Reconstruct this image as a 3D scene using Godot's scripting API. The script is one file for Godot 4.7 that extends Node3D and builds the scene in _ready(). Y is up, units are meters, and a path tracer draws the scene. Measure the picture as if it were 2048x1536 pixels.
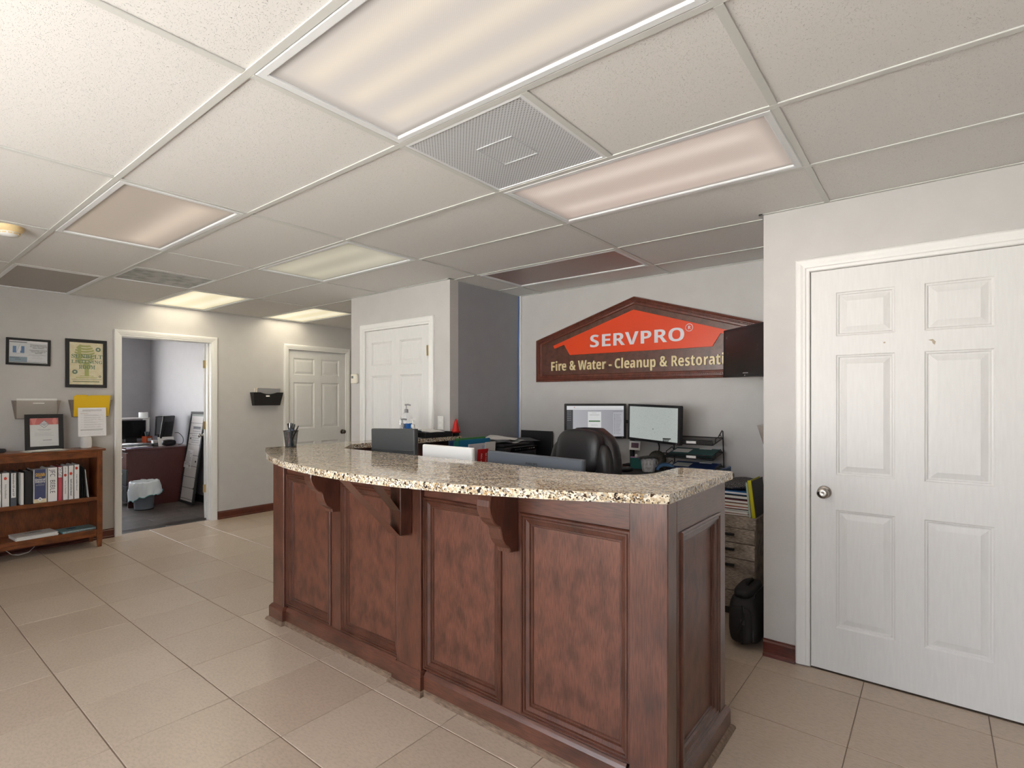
extends Node3D
# Reception area of an office, built in metres. Axes used below: u runs along +X (towards the sign wall), y is up,
# v runs along -Z (towards the wall with the open office door). The camera stands at u = v = 0.

const CEIL := 2.384
const ULINES := [-1.647, -1.039, -0.43, 0.179, 0.787, 1.386, 2.004, 2.612, 3.236, 3.82, 4.43, 5.04, 5.65]
const VLINES := [-3.215, -2.0, -0.785, 0.43, 1.647, 2.888, 4.08, 5.285, 6.5]

var M := {}
var T := {}
var used := {}
var rng := RandomNumberGenerator.new()


func _ready() -> void:
	rng.seed = 11
	var cam := Camera3D.new()
	cam.name = "camera"
	add_child(cam)
	cam.position = Vector3(0, 1.385, 0)
	cam.rotation.y = -0.8914
	cam.keep_aspect = Camera3D.KEEP_HEIGHT
	cam.set_frustum(0.05 * 1536.0 / 1071.43, Vector2(17.06, 30.66) * 0.05 / 1071.43, 0.05, 60.0)
	cam.current = true
	var env := Environment.new()
	env.background_mode = Environment.BG_SKY
	var sky := Sky.new()
	var sm := ProceduralSkyMaterial.new()
	sm.sky_top_color = Color(0.86, 0.89, 0.94)
	sm.sky_horizon_color = Color(0.97, 0.965, 0.96)
	sm.ground_horizon_color = Color(0.82, 0.81, 0.79)
	sm.ground_bottom_color = Color(0.78, 0.77, 0.75)
	sm.sky_energy_multiplier = 3.0
	sm.ground_energy_multiplier = 4.5
	sky.sky_material = sm
	env.sky = sky
	env.tonemap_mode = Environment.TONE_MAPPER_LINEAR
	env.tonemap_exposure = 1.0
	env.sdfgi_enabled = true
	env.ssao_enabled = true
	env.ssil_enabled = true
	var we := WorldEnvironment.new()
	we.name = "world_environment"
	we.environment = env
	add_child(we)
	textures()
	materials()
	shell()
	ceiling_lights()
	floors()
	doors()
	reception()
	left_wall_things()
	office_things()
	desk_things()
	alcove_things()


# ---------------------------------------------------------------- helpers
func P(u: float, y: float, v: float) -> Vector3:
	return Vector3(u, y, -v)


func at(u: float, y: float, v: float, turn := 0.0) -> Transform3D:
	return Transform3D(Basis(Vector3.UP, deg_to_rad(turn)), P(u, y, v))


class MB:  # collects triangles given counter-clockwise from outside
	var p := PackedVector3Array()
	var n := PackedVector3Array()
	var uv := PackedVector2Array()
	var idx := PackedInt32Array()
	var xf := Transform3D()

	func vert(a: Vector3, nn: Vector3, t := Vector2.ZERO) -> int:
		p.append(xf * a)
		n.append((xf.basis * nn).normalized())
		uv.append(t)
		return p.size() - 1

	func face(i: int, j: int, k: int) -> void:
		idx.append(i)
		idx.append(k)
		idx.append(j)

	func tri(a: Vector3, b: Vector3, c: Vector3) -> void:
		var nn := (b - a).cross(c - a)
		face(vert(a, nn), vert(b, nn), vert(c, nn))

	func quad(a: Vector3, b: Vector3, c: Vector3, d: Vector3, ta := Vector2(0, 1), tb := Vector2(1, 1), tc := Vector2(1, 0), td := Vector2(0, 0)) -> void:
		var nn := (c - a).cross(d - b)
		var i := vert(a, nn, ta)
		var j := vert(b, nn, tb)
		var k := vert(c, nn, tc)
		var l := vert(d, nn, td)
		face(i, j, k)
		face(i, k, l)

	func box(c: Vector3, s: Vector3, bev := 0.0) -> MB:
		var h := s.abs() * 0.5
		var b := minf(bev, minf(h.x, minf(h.y, h.z)) * 0.9)
		for ax in 3:
			var a1 := (ax + 1) % 3
			var a2 := (ax + 2) % 3
			for sg in [-1.0, 1.0]:
				var q := []
				for k in [[-1, -1], [1, -1], [1, 1], [-1, 1]]:
					var w := Vector3.ZERO
					w[ax] = sg * h[ax]
					w[a1] = k[0] * (h[a1] - b)
					w[a2] = k[1] * (h[a2] - b)
					q.append(c + w)
				if sg > 0:
					quad(q[0], q[1], q[2], q[3])
				else:
					quad(q[3], q[2], q[1], q[0])
		if b > 0.0:
			for ax in 3:  # edges along ax
				var a1 := (ax + 1) % 3
				var a2 := (ax + 2) % 3
				for s1 in [-1.0, 1.0]:
					for s2 in [-1.0, 1.0]:
						var q := []
						for k in [[0, -1], [0, 1], [1, 1], [1, -1]]:
							var w := Vector3.ZERO
							w[ax] = k[1] * (h[ax] - b)
							w[a1] = s1 * (h[a1] - (b if k[0] == 0 else 0.0))
							w[a2] = s2 * (h[a2] - (0.0 if k[0] == 0 else b))
							q.append(c + w)
						if s1 * s2 > 0:
							quad(q[0], q[1], q[2], q[3])
						else:
							quad(q[3], q[2], q[1], q[0])
			for sx in [-1.0, 1.0]:
				for sy in [-1.0, 1.0]:
					for sz in [-1.0, 1.0]:
						var a := c + Vector3(sx * h.x, sy * (h.y - b), sz * (h.z - b))
						var d := c + Vector3(sx * (h.x - b), sy * h.y, sz * (h.z - b))
						var e := c + Vector3(sx * (h.x - b), sy * (h.y - b), sz * h.z)
						if sx * sy * sz > 0:
							tri(a, d, e)
						else:
							tri(a, e, d)
		return self

	func span(a: Vector3, b: Vector3, bev := 0.0) -> MB:
		return box((a + b) * 0.5, b - a, bev)

	# polygon in local XY, extruded along local Z from z0 to z1 (edge bevel on the z1 side and, if both, on z0)
	func prism(poly: PackedVector2Array, z0: float, z1: float, bev := 0.0, both := false) -> MB:
		var q := poly.duplicate()
		if Geometry2D.is_polygon_clockwise(q):
			q.reverse()
		var inner := q
		if bev > 0.0:
			var off := Geometry2D.offset_polygon(q, -bev, Geometry2D.JOIN_MITER)
			if off.size() == 1 and off[0].size() == q.size():
				inner = off[0]
				if Geometry2D.is_polygon_clockwise(inner):
					inner.reverse()
				var best := 0
				for i in inner.size():
					if inner[i].distance_squared_to(q[0]) < inner[best].distance_squared_to(q[0]):
						best = i
				var r := PackedVector2Array()
				for i in inner.size():
					r.append(inner[(i + best) % inner.size()])
				inner = r
			else:
				bev = 0.0
		var cnt := q.size()
		var zb := z1 - bev
		var za := z0 + (bev if both else 0.0)
		for i in cnt:
			var a := q[i]
			var b := q[(i + 1) % cnt]
			quad(Vector3(a.x, a.y, za), Vector3(b.x, b.y, za), Vector3(b.x, b.y, zb), Vector3(a.x, a.y, zb))
			if bev > 0.0:
				var c := inner[i]
				var d := inner[(i + 1) % cnt]
				quad(Vector3(a.x, a.y, zb), Vector3(b.x, b.y, zb), Vector3(d.x, d.y, z1), Vector3(c.x, c.y, z1))
				if both:
					quad(Vector3(c.x, c.y, z0), Vector3(d.x, d.y, z0), Vector3(b.x, b.y, za), Vector3(a.x, a.y, za))
		cap(inner, z1, true)
		cap(inner if both else q, z0, false)
		return self

	func cap(q: PackedVector2Array, z: float, up: bool) -> void:
		var t := Geometry2D.triangulate_polygon(q)
		for i in range(0, t.size(), 3):
			var a := Vector3(q[t[i]].x, q[t[i]].y, z)
			var b := Vector3(q[t[i + 1]].x, q[t[i + 1]].y, z)
			var c := Vector3(q[t[i + 2]].x, q[t[i + 2]].y, z)
			if ((b - a).cross(c - a).z > 0.0) == up:
				tri(a, b, c)
			else:
				tri(a, c, b)

	# profile points (radius, y) from bottom to top round local Y
	func lathe(prof: Array, seg := 24, smooth := true) -> MB:
		var rows := prof.size()
		for i in rows - 1:
			var a: Vector2 = prof[i]
			var b: Vector2 = prof[i + 1]
			var d := b - a
			var nr := Vector2(d.y, -d.x).normalized()
			var na := nr
			var nb := nr
			if smooth:
				if i > 0:
					var e: Vector2 = a - prof[i - 1]
					var m := Vector2(e.y, -e.x).normalized()
					if m.dot(nr) > 0.6:
						na = (m + nr).normalized()
				if i < rows - 2:
					var e2: Vector2 = prof[i + 2] - b
					var m2 := Vector2(e2.y, -e2.x).normalized()
					if m2.dot(nr) > 0.6:
						nb = (m2 + nr).normalized()
			for k in seg:
				var t0 := TAU * k / seg
				var t1 := TAU * (k + 1) / seg
				var c0 := Vector3(cos(t0), 0, -sin(t0))
				var c1 := Vector3(cos(t1), 0, -sin(t1))
				var u0 := float(k) / seg
				var u1 := float(k + 1) / seg
				var i0 := vert(c0 * a.x + Vector3.UP * a.y, c0 * na.x + Vector3.UP * na.y, Vector2(u0, 1.0 - float(i) / (rows - 1)))
				var i1 := vert(c1 * a.x + Vector3.UP * a.y, c1 * na.x + Vector3.UP * na.y, Vector2(u1, 1.0 - float(i) / (rows - 1)))
				var i2 := vert(c1 * b.x + Vector3.UP * b.y, c1 * nb.x + Vector3.UP * nb.y, Vector2(u1, 1.0 - float(i + 1) / (rows - 1)))
				var i3 := vert(c0 * b.x + Vector3.UP * b.y, c0 * nb.x + Vector3.UP * nb.y, Vector2(u0, 1.0 - float(i + 1) / (rows - 1)))
				if a.x > 1e-6:
					face(i0, i1, i2)
				if b.x > 1e-6:
					face(i0, i2, i3)
		return self

	func tube(pts: Array, r: float, seg := 8, caps := true, r_end := -1.0) -> MB:
		var cnt := pts.size()
		var rings := []
		var ref := Vector3.UP
		for i in cnt:
			var d: Vector3 = (pts[mini(i + 1, cnt - 1)] - pts[maxi(i - 1, 0)]).normalized()
			if absf(d.dot(ref)) > 0.95:
				ref = Vector3.RIGHT if absf(d.x) < 0.9 else Vector3.BACK
			var s := ref.cross(d).normalized()
			ref = d.cross(s).normalized()
			var rr := r if r_end < 0.0 else lerpf(r, r_end, float(i) / maxi(cnt - 1, 1))
			var ring := []
			for k in seg:
				var t := TAU * k / seg
				var o := s * cos(t) + ref * sin(t)
				ring.append(vert(pts[i] + o * rr, o))
			rings.append(ring)
			if caps and (i == 0 or i == cnt - 1):
				var nn := -d if i == 0 else d
				var c := vert(pts[i], nn)
				for k in seg:
					var t0 := TAU * k / seg
					var t1 := TAU * (k + 1) / seg
					var a := vert(pts[i] + (s * cos(t0) + ref * sin(t0)) * rr, nn)
					var b := vert(pts[i] + (s * cos(t1) + ref * sin(t1)) * rr, nn)
					if i == 0:
						face(c, b, a)
					else:
						face(c, a, b)
		for i in cnt - 1:
			for k in seg:
				var k1 := (k + 1) % seg
				face(rings[i][k], rings[i][k1], rings[i + 1][k1])
				face(rings[i][k], rings[i + 1][k1], rings[i + 1][k])
		return self

	# a profile (x = away from the path to the side, y = out along `out`) swept along a path lying in the plane whose normal is `out`
	func sweep(path: Array, profile: PackedVector2Array, out: Vector3, closed := false) -> MB:
		var prof := profile.duplicate()
		if Geometry2D.is_polygon_clockwise(prof):
			prof.reverse()
		var cnt := path.size()
		var rings := []
		for i in cnt:
			var dp: Vector3 = (path[i] - path[i - 1]).normalized() if i > 0 or closed else Vector3.ZERO
			var dn: Vector3 = (path[(i + 1) % cnt] - path[i]).normalized() if i < cnt - 1 or closed else Vector3.ZERO
			if dp == Vector3.ZERO:
				dp = dn
			if dn == Vector3.ZERO:
				dn = dp
			var sp := out.cross(dp)
			var sn := out.cross(dn)
			var m := (sp + sn).normalized()
			m /= maxf(m.dot(sp), 0.2)
			var ring := []
			for q in prof:
				ring.append(path[i] + m * q.x + out * q.y)
			rings.append(ring)
		var k := prof.size()
		var last := cnt if closed else cnt - 1
		for i in last:
			var r0: Array = rings[i]
			var r1: Array = rings[(i + 1) % cnt]
			for j in k:
				quad(r0[j], r0[(j + 1) % k], r1[(j + 1) % k], r1[j])
		if not closed:
			var t := Geometry2D.triangulate_polygon(prof)
			for e in [0, cnt - 1]:
				for i in range(0, t.size(), 3):
					var r: Array = rings[e]
					tri(r[t[i]], r[t[i + 1]], r[t[i + 2]])
		return self

	# smooth grid: rows of points; closed = the last column joins the first
	func grid(rows: Array, closed := false) -> MB:
		var h := rows.size()
		var w: int = rows[0].size()
		var first := p.size()
		for i in h:
			for j in w:
				var jl := (j - 1 + w) % w if closed else maxi(j - 1, 0)
				var jr := (j + 1) % w if closed else mini(j + 1, w - 1)
				var du: Vector3 = rows[i][jr] - rows[i][jl]
				var dv: Vector3 = rows[mini(i + 1, h - 1)][j] - rows[maxi(i - 1, 0)][j]
				var nn := du.cross(dv)
				if nn.length_squared() < 1e-16:
					nn = Vector3.UP
				vert(rows[i][j], nn, Vector2(float(j) / (w if closed else w - 1), 1.0 - float(i) / (h - 1)))
		var cols := w if closed else w - 1
		for i in h - 1:
			for j in cols:
				var a := first + i * w + j
				var b := first + i * w + (j + 1) % w
				var c := first + (i + 1) * w + (j + 1) % w
				var d := first + (i + 1) * w + j
				face(a, b, c)
				face(a, c, d)
		return self

	# rounded cushion: superellipsoid with half sizes h and exponents
	func blob(c: Vector3, h: Vector3, e1 := 0.6, e2 := 0.6, seg := 24) -> MB:
		var rows := []
		var half := seg / 2
		for i in half + 1:
			var a := -PI / 2 + PI * i / half
			var row := []
			for j in seg:
				var b := TAU * j / seg
				var ca := pow(absf(cos(a)), e1) * signf(cos(a) + 1e-9)
				row.append(c + Vector3(h.x * ca * pw(cos(b), e2), h.y * pw(sin(a), e1), -h.z * ca * pw(sin(b), e2)))
			rows.append(row)
		return grid(rows, true)

	func pw(x: float, e: float) -> float:
		return signf(x) * pow(absf(x), e)

	func mesh() -> ArrayMesh:
		var arr := []
		arr.resize(Mesh.ARRAY_MAX)
		arr[Mesh.ARRAY_VERTEX] = p
		arr[Mesh.ARRAY_NORMAL] = n
		arr[Mesh.ARRAY_TEX_UV] = uv
		arr[Mesh.ARRAY_INDEX] = idx
		var m := ArrayMesh.new()
		m.add_surface_from_arrays(Mesh.PRIMITIVE_TRIANGLES, arr)
		return m


func numbered(called: String) -> String:
	used[called] = used.get(called, -1) + 1
	return called if used[called] == 0 else "%s_%03d" % [called, used[called]]


# a thing: a Node3D at its base; parts are built in the thing's own axes
func thing(called: String, label: String, category: String, place: Transform3D, group := "") -> Node3D:
	var o := Node3D.new()
	o.name = numbered(called)
	add_child(o, true)
	o.transform = place
	o.set_meta("label", label)
	o.set_meta("category", category)
	if group:
		o.set_meta("group", group)
	return o


func part(called: String, mb: MB, m: Material, parent: Node3D, label := "") -> MeshInstance3D:
	return part_mesh(called, mb.mesh(), m, parent, label)


func part_mesh(called: String, mesh: Mesh, m: Material, parent: Node3D, label := "") -> MeshInstance3D:
	var o := MeshInstance3D.new()
	o.name = called
	o.mesh = mesh
	o.material_override = m
	o.cast_shadow = GeometryInstance3D.SHADOW_CASTING_SETTING_ON
	parent.add_child(o, true)
	if label:
		o.set_meta("label", label)
	return o


func single(called: String, mb: MB, m: Material, label: String, category: String, place: Transform3D, group := "") -> MeshInstance3D:
	var o := part(numbered(called), mb, m, self)
	o.transform = place
	o.set_meta("label", label)
	o.set_meta("category", category)
	if group:
		o.set_meta("group", group)
	return o


func struct(called: String, mb: MB, m: Material, parent: Node3D = self) -> MeshInstance3D:
	var o := part(called, mb, m, parent)
	if parent == self:
		o.set_meta("kind", "structure")
	return o


func struct_root(called: String, place := Transform3D()) -> Node3D:
	var o := Node3D.new()
	o.name = called
	add_child(o, true)
	o.transform = place
	o.set_meta("kind", "structure")
	return o


# flat lettering: a mesh part that reads along local +X and faces local +Z
func text(words: String, height: float, place: Transform3D, m: Material, parent: Node3D, called := "lettering", depth := 0.0006, width := 0.0, font := "Droid Sans", weight := 700) -> MeshInstance3D:
	var t := TextMesh.new()
	var f := SystemFont.new()
	f.font_names = PackedStringArray([font])
	f.font_weight = weight
	t.font = f
	t.font_size = 64
	t.pixel_size = height / 46.0
	t.depth = depth
	t.curve_step = 1.0
	t.text = words
	var o := part_mesh(called, t, m, parent)
	var box := t.get_aabb()
	var sx := 1.0 if width <= 0.0 or box.size.x <= 0.0 else width / box.size.x
	o.transform = place * Transform3D(Basis.from_scale(Vector3(sx, 1, 1)), Vector3(0, 0, depth * 0.5))
	return o


func mat(called: String, c: Color, rough := 0.7, metal := 0.0) -> StandardMaterial3D:
	var m := StandardMaterial3D.new()
	m.resource_name = called
	m.albedo_color = c
	m.roughness = rough
	m.metallic = metal
	M[called] = m
	return m


func rgb(r: int, g: int, b: int) -> Color:
	return Color8(r, g, b)

# ---------------------------------------------------------------- textures and materials
func noise(kind: int, freq: float, oct := 4, sd := 1) -> FastNoiseLite:
	var f := FastNoiseLite.new()
	f.noise_type = kind
	f.frequency = freq
	f.fractal_octaves = oct
	f.seed = sd
	return f


func noise_tex(called: String, f: FastNoiseLite, stops: Array, size := 512) -> NoiseTexture2D:
	var t := NoiseTexture2D.new()
	t.width = size
	t.height = size
	t.seamless = true
	t.noise = f
	t.normalize = true
	var g := Gradient.new()
	var offs := PackedFloat32Array()
	var cols := PackedColorArray()
	for s in stops:
		offs.append(s[0])
		var c = s[1]
		cols.append(c if c is Color else Color(c, c, c))
	g.offsets = offs
	g.colors = cols
	t.color_ramp = g
	T[called] = t
	return t


func image_tex(called: String, im: Image) -> ImageTexture:
	T[called] = ImageTexture.create_from_image(im)
	return T[called]


func blank(w: int, h: int, c: Color) -> Image:
	var im := Image.create(w, h, false, Image.FORMAT_RGB8)
	im.fill(c)
	return im


func disc(im: Image, cx: float, cy: float, r: float, c: Color) -> void:
	for y in range(maxi(0, int(cy - r)), mini(im.get_height(), int(cy + r) + 2)):
		for x in range(maxi(0, int(cx - r)), mini(im.get_width(), int(cx + r) + 2)):
			if Vector2(x + 0.5 - cx, y + 0.5 - cy).length() <= r:
				im.set_pixel(x, y, c)


func textures() -> void:
	noise_tex("blotch", noise(FastNoiseLite.TYPE_SIMPLEX_SMOOTH, 0.012, 4, 3), [[0.0, 0.62], [0.35, 0.84], [0.6, 0.95], [1.0, 1.0]])
	noise_tex("grain", noise(FastNoiseLite.TYPE_SIMPLEX, 0.05, 4, 5), [[0.0, 0.66], [0.45, 0.88], [1.0, 1.0]])
	noise_tex("soft", noise(FastNoiseLite.TYPE_SIMPLEX_SMOOTH, 0.02, 3, 8), [[0.0, 0.975], [1.0, 1.0]])
	noise_tex("stone", noise(FastNoiseLite.TYPE_SIMPLEX, 0.03, 5, 21), [[0.0, 0.90], [0.4, 0.965], [0.7, 0.985], [1.0, 1.0]], 1024)
	noise_tex("bump", noise(FastNoiseLite.TYPE_SIMPLEX, 0.12, 3, 31), [[0.0, 0.0], [1.0, 1.0]], 256)
	noise_tex("leather", noise(FastNoiseLite.TYPE_CELLULAR, 0.06, 2, 12), [[0.0, 0.0], [1.0, 1.0]], 512)
	noise_tex("weathered", noise(FastNoiseLite.TYPE_SIMPLEX, 0.06, 5, 44), [[0.0, 0.45], [0.4, 0.78], [0.75, 0.95], [1.0, 1.0]])
	noise_tex("tweed", noise(FastNoiseLite.TYPE_CELLULAR, 0.12, 1, 14), [[0.0, Color(0.05, 0.05, 0.05)], [0.45, Color(0.3, 0.3, 0.3)], [0.75, Color(0.85, 0.85, 0.85)], [1.0, Color(1, 1, 1)]], 256)

	# granite: cream ground, grey and tan clouds, dark crystals of a few millimetres
	var cell := noise(FastNoiseLite.TYPE_CELLULAR, 0.075, 1, 7)
	cell.cellular_return_type = FastNoiseLite.RETURN_CELL_VALUE
	cell.fractal_type = FastNoiseLite.FRACTAL_NONE
	cell.domain_warp_enabled = true
	cell.domain_warp_amplitude = 9.0
	cell.domain_warp_frequency = 0.04
	var tiny := noise(FastNoiseLite.TYPE_CELLULAR, 0.16, 1, 9)
	tiny.cellular_return_type = FastNoiseLite.RETURN_CELL_VALUE
	tiny.fractal_type = FastNoiseLite.FRACTAL_NONE
	var cloud := noise(FastNoiseLite.TYPE_SIMPLEX_SMOOTH, 0.006, 3, 2)
	var a: Image = cell.get_seamless_image(1024, 1024)
	var b: Image = tiny.get_seamless_image(1024, 1024)
	var c: Image = cloud.get_seamless_image(1024, 1024)
	a.convert(Image.FORMAT_L8)
	b.convert(Image.FORMAT_L8)
	c.convert(Image.FORMAT_L8)
	var da := a.get_data()
	var db := b.get_data()
	var dc := c.get_data()
	var out := PackedByteArray()
	out.resize(1024 * 1024 * 3)
	for i in 1024 * 1024:
		var va := da[i]
		var vb := db[i]
		var q := (dc[i] - 128) / 128.0
		var col := Vector3(222, 209, 186)
		if va < 70:
			col = Vector3(196, 176, 146)
		elif va > 205:
			col = Vector3(232, 226, 212)
		elif va > 180:
			col = Vector3(172, 165, 156)
		if q > 0.12 and va > 120 and va < 170:
			col = Vector3(170, 140, 98)
		if vb < 30 + q * 30:
			col = Vector3(74, 62, 52)
		elif vb < 58 + q * 40:
			col = Vector3(134, 122, 110)
		elif vb > 240:
			col = Vector3(176, 152, 118)
		if va > 96 and va < 104:
			col = Vector3(62, 44, 34)
		elif va > 150 and va < 154:
			col = Vector3(40, 38, 40)
		out[i * 3] = int(col.x)
		out[i * 3 + 1] = int(col.y)
		out[i * 3 + 2] = int(col.z)
	image_tex("granite", Image.create_from_data(1024, 1024, false, Image.FORMAT_RGB8, out))

	# mineral-fibre ceiling board: white with pits and short fissures
	var r2 := RandomNumberGenerator.new()
	r2.seed = 5
	var im := blank(1024, 1024, Color(0.93, 0.93, 0.93))
	var hm := blank(1024, 1024, Color(0.8, 0.8, 0.8))
	for k in 9000:
		var x := r2.randi_range(0, 1023)
		var y := r2.randi_range(0, 1023)
		var g := r2.randf_range(0.80, 0.91) if r2.randf() < 0.85 else r2.randf_range(0.55, 0.72)
		var len_ := r2.randi_range(1, 3) if r2.randf() < 0.8 else r2.randi_range(4, 9)
		var dx := r2.randf_range(-1, 1)
		var dy := r2.randf_range(-1, 1)
		for s in len_:
			var px := posmod(int(x + dx * s), 1024)
			var py := posmod(int(y + dy * s), 1024)
			im.set_pixel(px, py, Color(g, g, g))
			im.set_pixel((px + 1) % 1024, py, Color(g, g, g))
			hm.set_pixel(px, py, Color(0.1, 0.1, 0.1))
			hm.set_pixel((px + 1) % 1024, py, Color(0.1, 0.1, 0.1))
	image_tex("board", im)
	image_tex("board_height", hm)


func tri_tex(m: StandardMaterial3D, t: Texture2D, scale: Vector3, world := false) -> StandardMaterial3D:
	m.albedo_texture = t
	m.uv1_triplanar = true
	m.uv1_world_triplanar = world
	m.uv1_scale = scale
	m.uv1_triplanar_sharpness = 8.0
	return m


func blotches(m: StandardMaterial3D, scale: Vector3, t := "blotch") -> StandardMaterial3D:
	m.detail_enabled = true
	m.detail_albedo = T[t]
	m.detail_blend_mode = BaseMaterial3D.BLEND_MODE_MUL
	m.detail_uv_layer = BaseMaterial3D.DETAIL_UV_2
	m.uv2_triplanar = true
	m.uv2_world_triplanar = m.uv1_world_triplanar
	m.uv2_scale = scale
	return m


# wood with its grain along one axis (0 = x, 1 = y, 2 = z)
func wood(called: String, c: Color, axis: int, rough := 0.35, coat := 0.6, fine := 5.0, blotch := 1.2) -> StandardMaterial3D:
	var m := mat(called, c, rough)
	var s := Vector3(fine, fine, fine)
	s[axis] = fine * 0.07
	tri_tex(m, T["grain"], s)
	if blotch > 0.0:
		var b := Vector3(blotch, blotch, blotch)
		b[axis] = blotch * 0.55
		blotches(m, b)
	if coat > 0.0:
		m.clearcoat_enabled = true
		m.clearcoat = coat
		m.clearcoat_roughness = 0.3
	return m


func bumpy(m: StandardMaterial3D, t: String, depth: float) -> StandardMaterial3D:
	m.heightmap_enabled = true
	m.heightmap_texture = T[t]
	m.heightmap_scale = depth
	return m


func materials() -> void:
	tri_tex(mat("wall", rgb(196, 194, 192), 0.62), T["soft"], Vector3(0.5, 0.5, 0.5), true)
	tri_tex(mat("wall_grey", rgb(150, 151, 156), 0.62), T["soft"], Vector3(0.5, 0.5, 0.5), true)
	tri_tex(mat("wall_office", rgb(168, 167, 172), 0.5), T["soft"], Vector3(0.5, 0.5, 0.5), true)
	mat("trim", rgb(228, 228, 226), 0.38)
	var dp := tri_tex(mat("door_paint", rgb(222, 222, 221), 0.42), T["soft"], Vector3(6, 0.6, 6))
	dp.uv1_triplanar_sharpness = 4.0
	var bo := tri_tex(mat("ceiling_board", rgb(238, 236, 233), 0.95), T["board"], Vector3(1.6, 1.6, 1.6), true)
	bumpy(bo, "board_height", 0.12)
	mat("tee", rgb(205, 206, 202), 0.45)
	mat("fixture", rgb(226, 229, 231), 0.4)
	mat("grout", rgb(128, 112, 98), 0.9)
	for k in 4:
		var c: Color = [rgb(190, 173, 155), rgb(186, 168, 150), rgb(194, 177, 159), rgb(188, 171, 153)][k]
		var t := tri_tex(mat("tile%d" % k, c, 0.32), T["stone"], Vector3(2.0, 2.0, 0.9), true)
		t.uv1_offset = Vector3(0.31 * k, 0, 0.17 * k)
		blotches(t, Vector3(0.9, 0.9, 0.5), "soft")
	for k in 3:
		var w := wood("plank%d" % k, [rgb(112, 102, 98), rgb(98, 90, 87), rgb(122, 112, 106)][k], 0, 0.4, 0.0, 7.0, 2.0)
		w.uv1_offset = Vector3(0.37 * k, 0, 0.21 * k)
	wood("cherry_v", rgb(116, 69, 52), 1)
	wood("cherry_z", rgb(116, 69, 52), 2)
	wood("cherry_x", rgb(116, 69, 52), 0)
	wood("cherry_panel", rgb(128, 79, 61), 1, 0.42, 0.25, 7.0, 1.7)
	wood("cherry_edge", rgb(104, 60, 45), 1, 0.3, 0.5)
	M["cherry_edge"].clearcoat_enabled = true
	M["cherry_edge"].clearcoat = 0.5
	M["cherry_edge"].clearcoat_roughness = 0.2
	wood("shoe_wood", rgb(150, 124, 102), 2, 0.6, 0.0, 8.0, 5.0)
	wood("base_z", rgb(112, 46, 32), 2, 0.4, 0.3)
	wood("base_x", rgb(112, 52, 36), 0, 0.4, 0.3)
	wood("sign_wood", rgb(116, 72, 58), 2, 0.3, 0.5, 4.0, 2.0)
	wood("sign_frame", rgb(128, 68, 52), 1, 0.3, 0.4, 6.0, 3.0)
	wood("shelf_wood", rgb(150, 84, 42), 1, 0.4, 0.2, 6.0, 1.5)
	wood("shelf_wood_x", rgb(150, 84, 42), 0, 0.4, 0.2, 6.0, 1.5)
	wood("desk_dark", rgb(92, 42, 38), 1, 0.35, 0.3, 6.0, 0.0)
	var dw := tri_tex(mat("drift_wood", rgb(214, 198, 182), 0.7), T["weathered"], Vector3(7, 7, 0.8))
	blotches(dw, Vector3(2, 2, 1), "blotch")
	var gr := tri_tex(mat("granite", Color(1, 1, 1), 0.07), T["granite"], Vector3(1.5, 1.5, 1.5), true)
	gr.metallic_specular = 0.6
	mat("black", rgb(26, 26, 28), 0.45)
	mat("black_gloss", rgb(16, 16, 18), 0.12)
	mat("black_matte", rgb(34, 34, 36), 0.7)
	mat("charcoal", rgb(70, 72, 74), 0.5)
	mat("slate", rgb(84, 90, 98), 0.45)
	mat("white", rgb(236, 236, 234), 0.5)
	mat("paper", rgb(238, 238, 236), 0.8)
	mat("ink", rgb(60, 60, 64), 0.8)
	mat("pale_ink", rgb(150, 150, 152), 0.8)
	mat("brass", rgb(216, 198, 152), 0.28, 1.0)
	mat("nickel", rgb(176, 172, 166), 0.25, 1.0)
	mat("dark_nickel", rgb(110, 106, 104), 0.25, 1.0)
	bumpy(tri_tex(mat("leather", rgb(38, 38, 40), 0.34), T["soft"], Vector3(3, 3, 3)), "leather", 0.05)
	M["leather"].uv1_scale = Vector3(6, 6, 6)
	var gl := mat("glass", Color(0.95, 0.97, 0.97, 0.06), 0.02)
	gl.transparency = BaseMaterial3D.TRANSPARENCY_ALPHA
	var cp := mat("clear_plastic", Color(0.62, 0.57, 0.53, 0.34), 0.3)
	cp.transparency = BaseMaterial3D.TRANSPARENCY_ALPHA
	mat("tape", rgb(244, 244, 242), 0.6)

# ---------------------------------------------------------------- the setting
func b2(mb: MB, u0: float, u1: float, y0: float, y1: float, v0: float, v1: float, bev := 0.0) -> MB:
	return mb.box(P((u0 + u1) / 2, (y0 + y1) / 2, (v0 + v1) / 2), Vector3(absf(u1 - u0), absf(y1 - y0), absf(v1 - v0)), bev)


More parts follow.
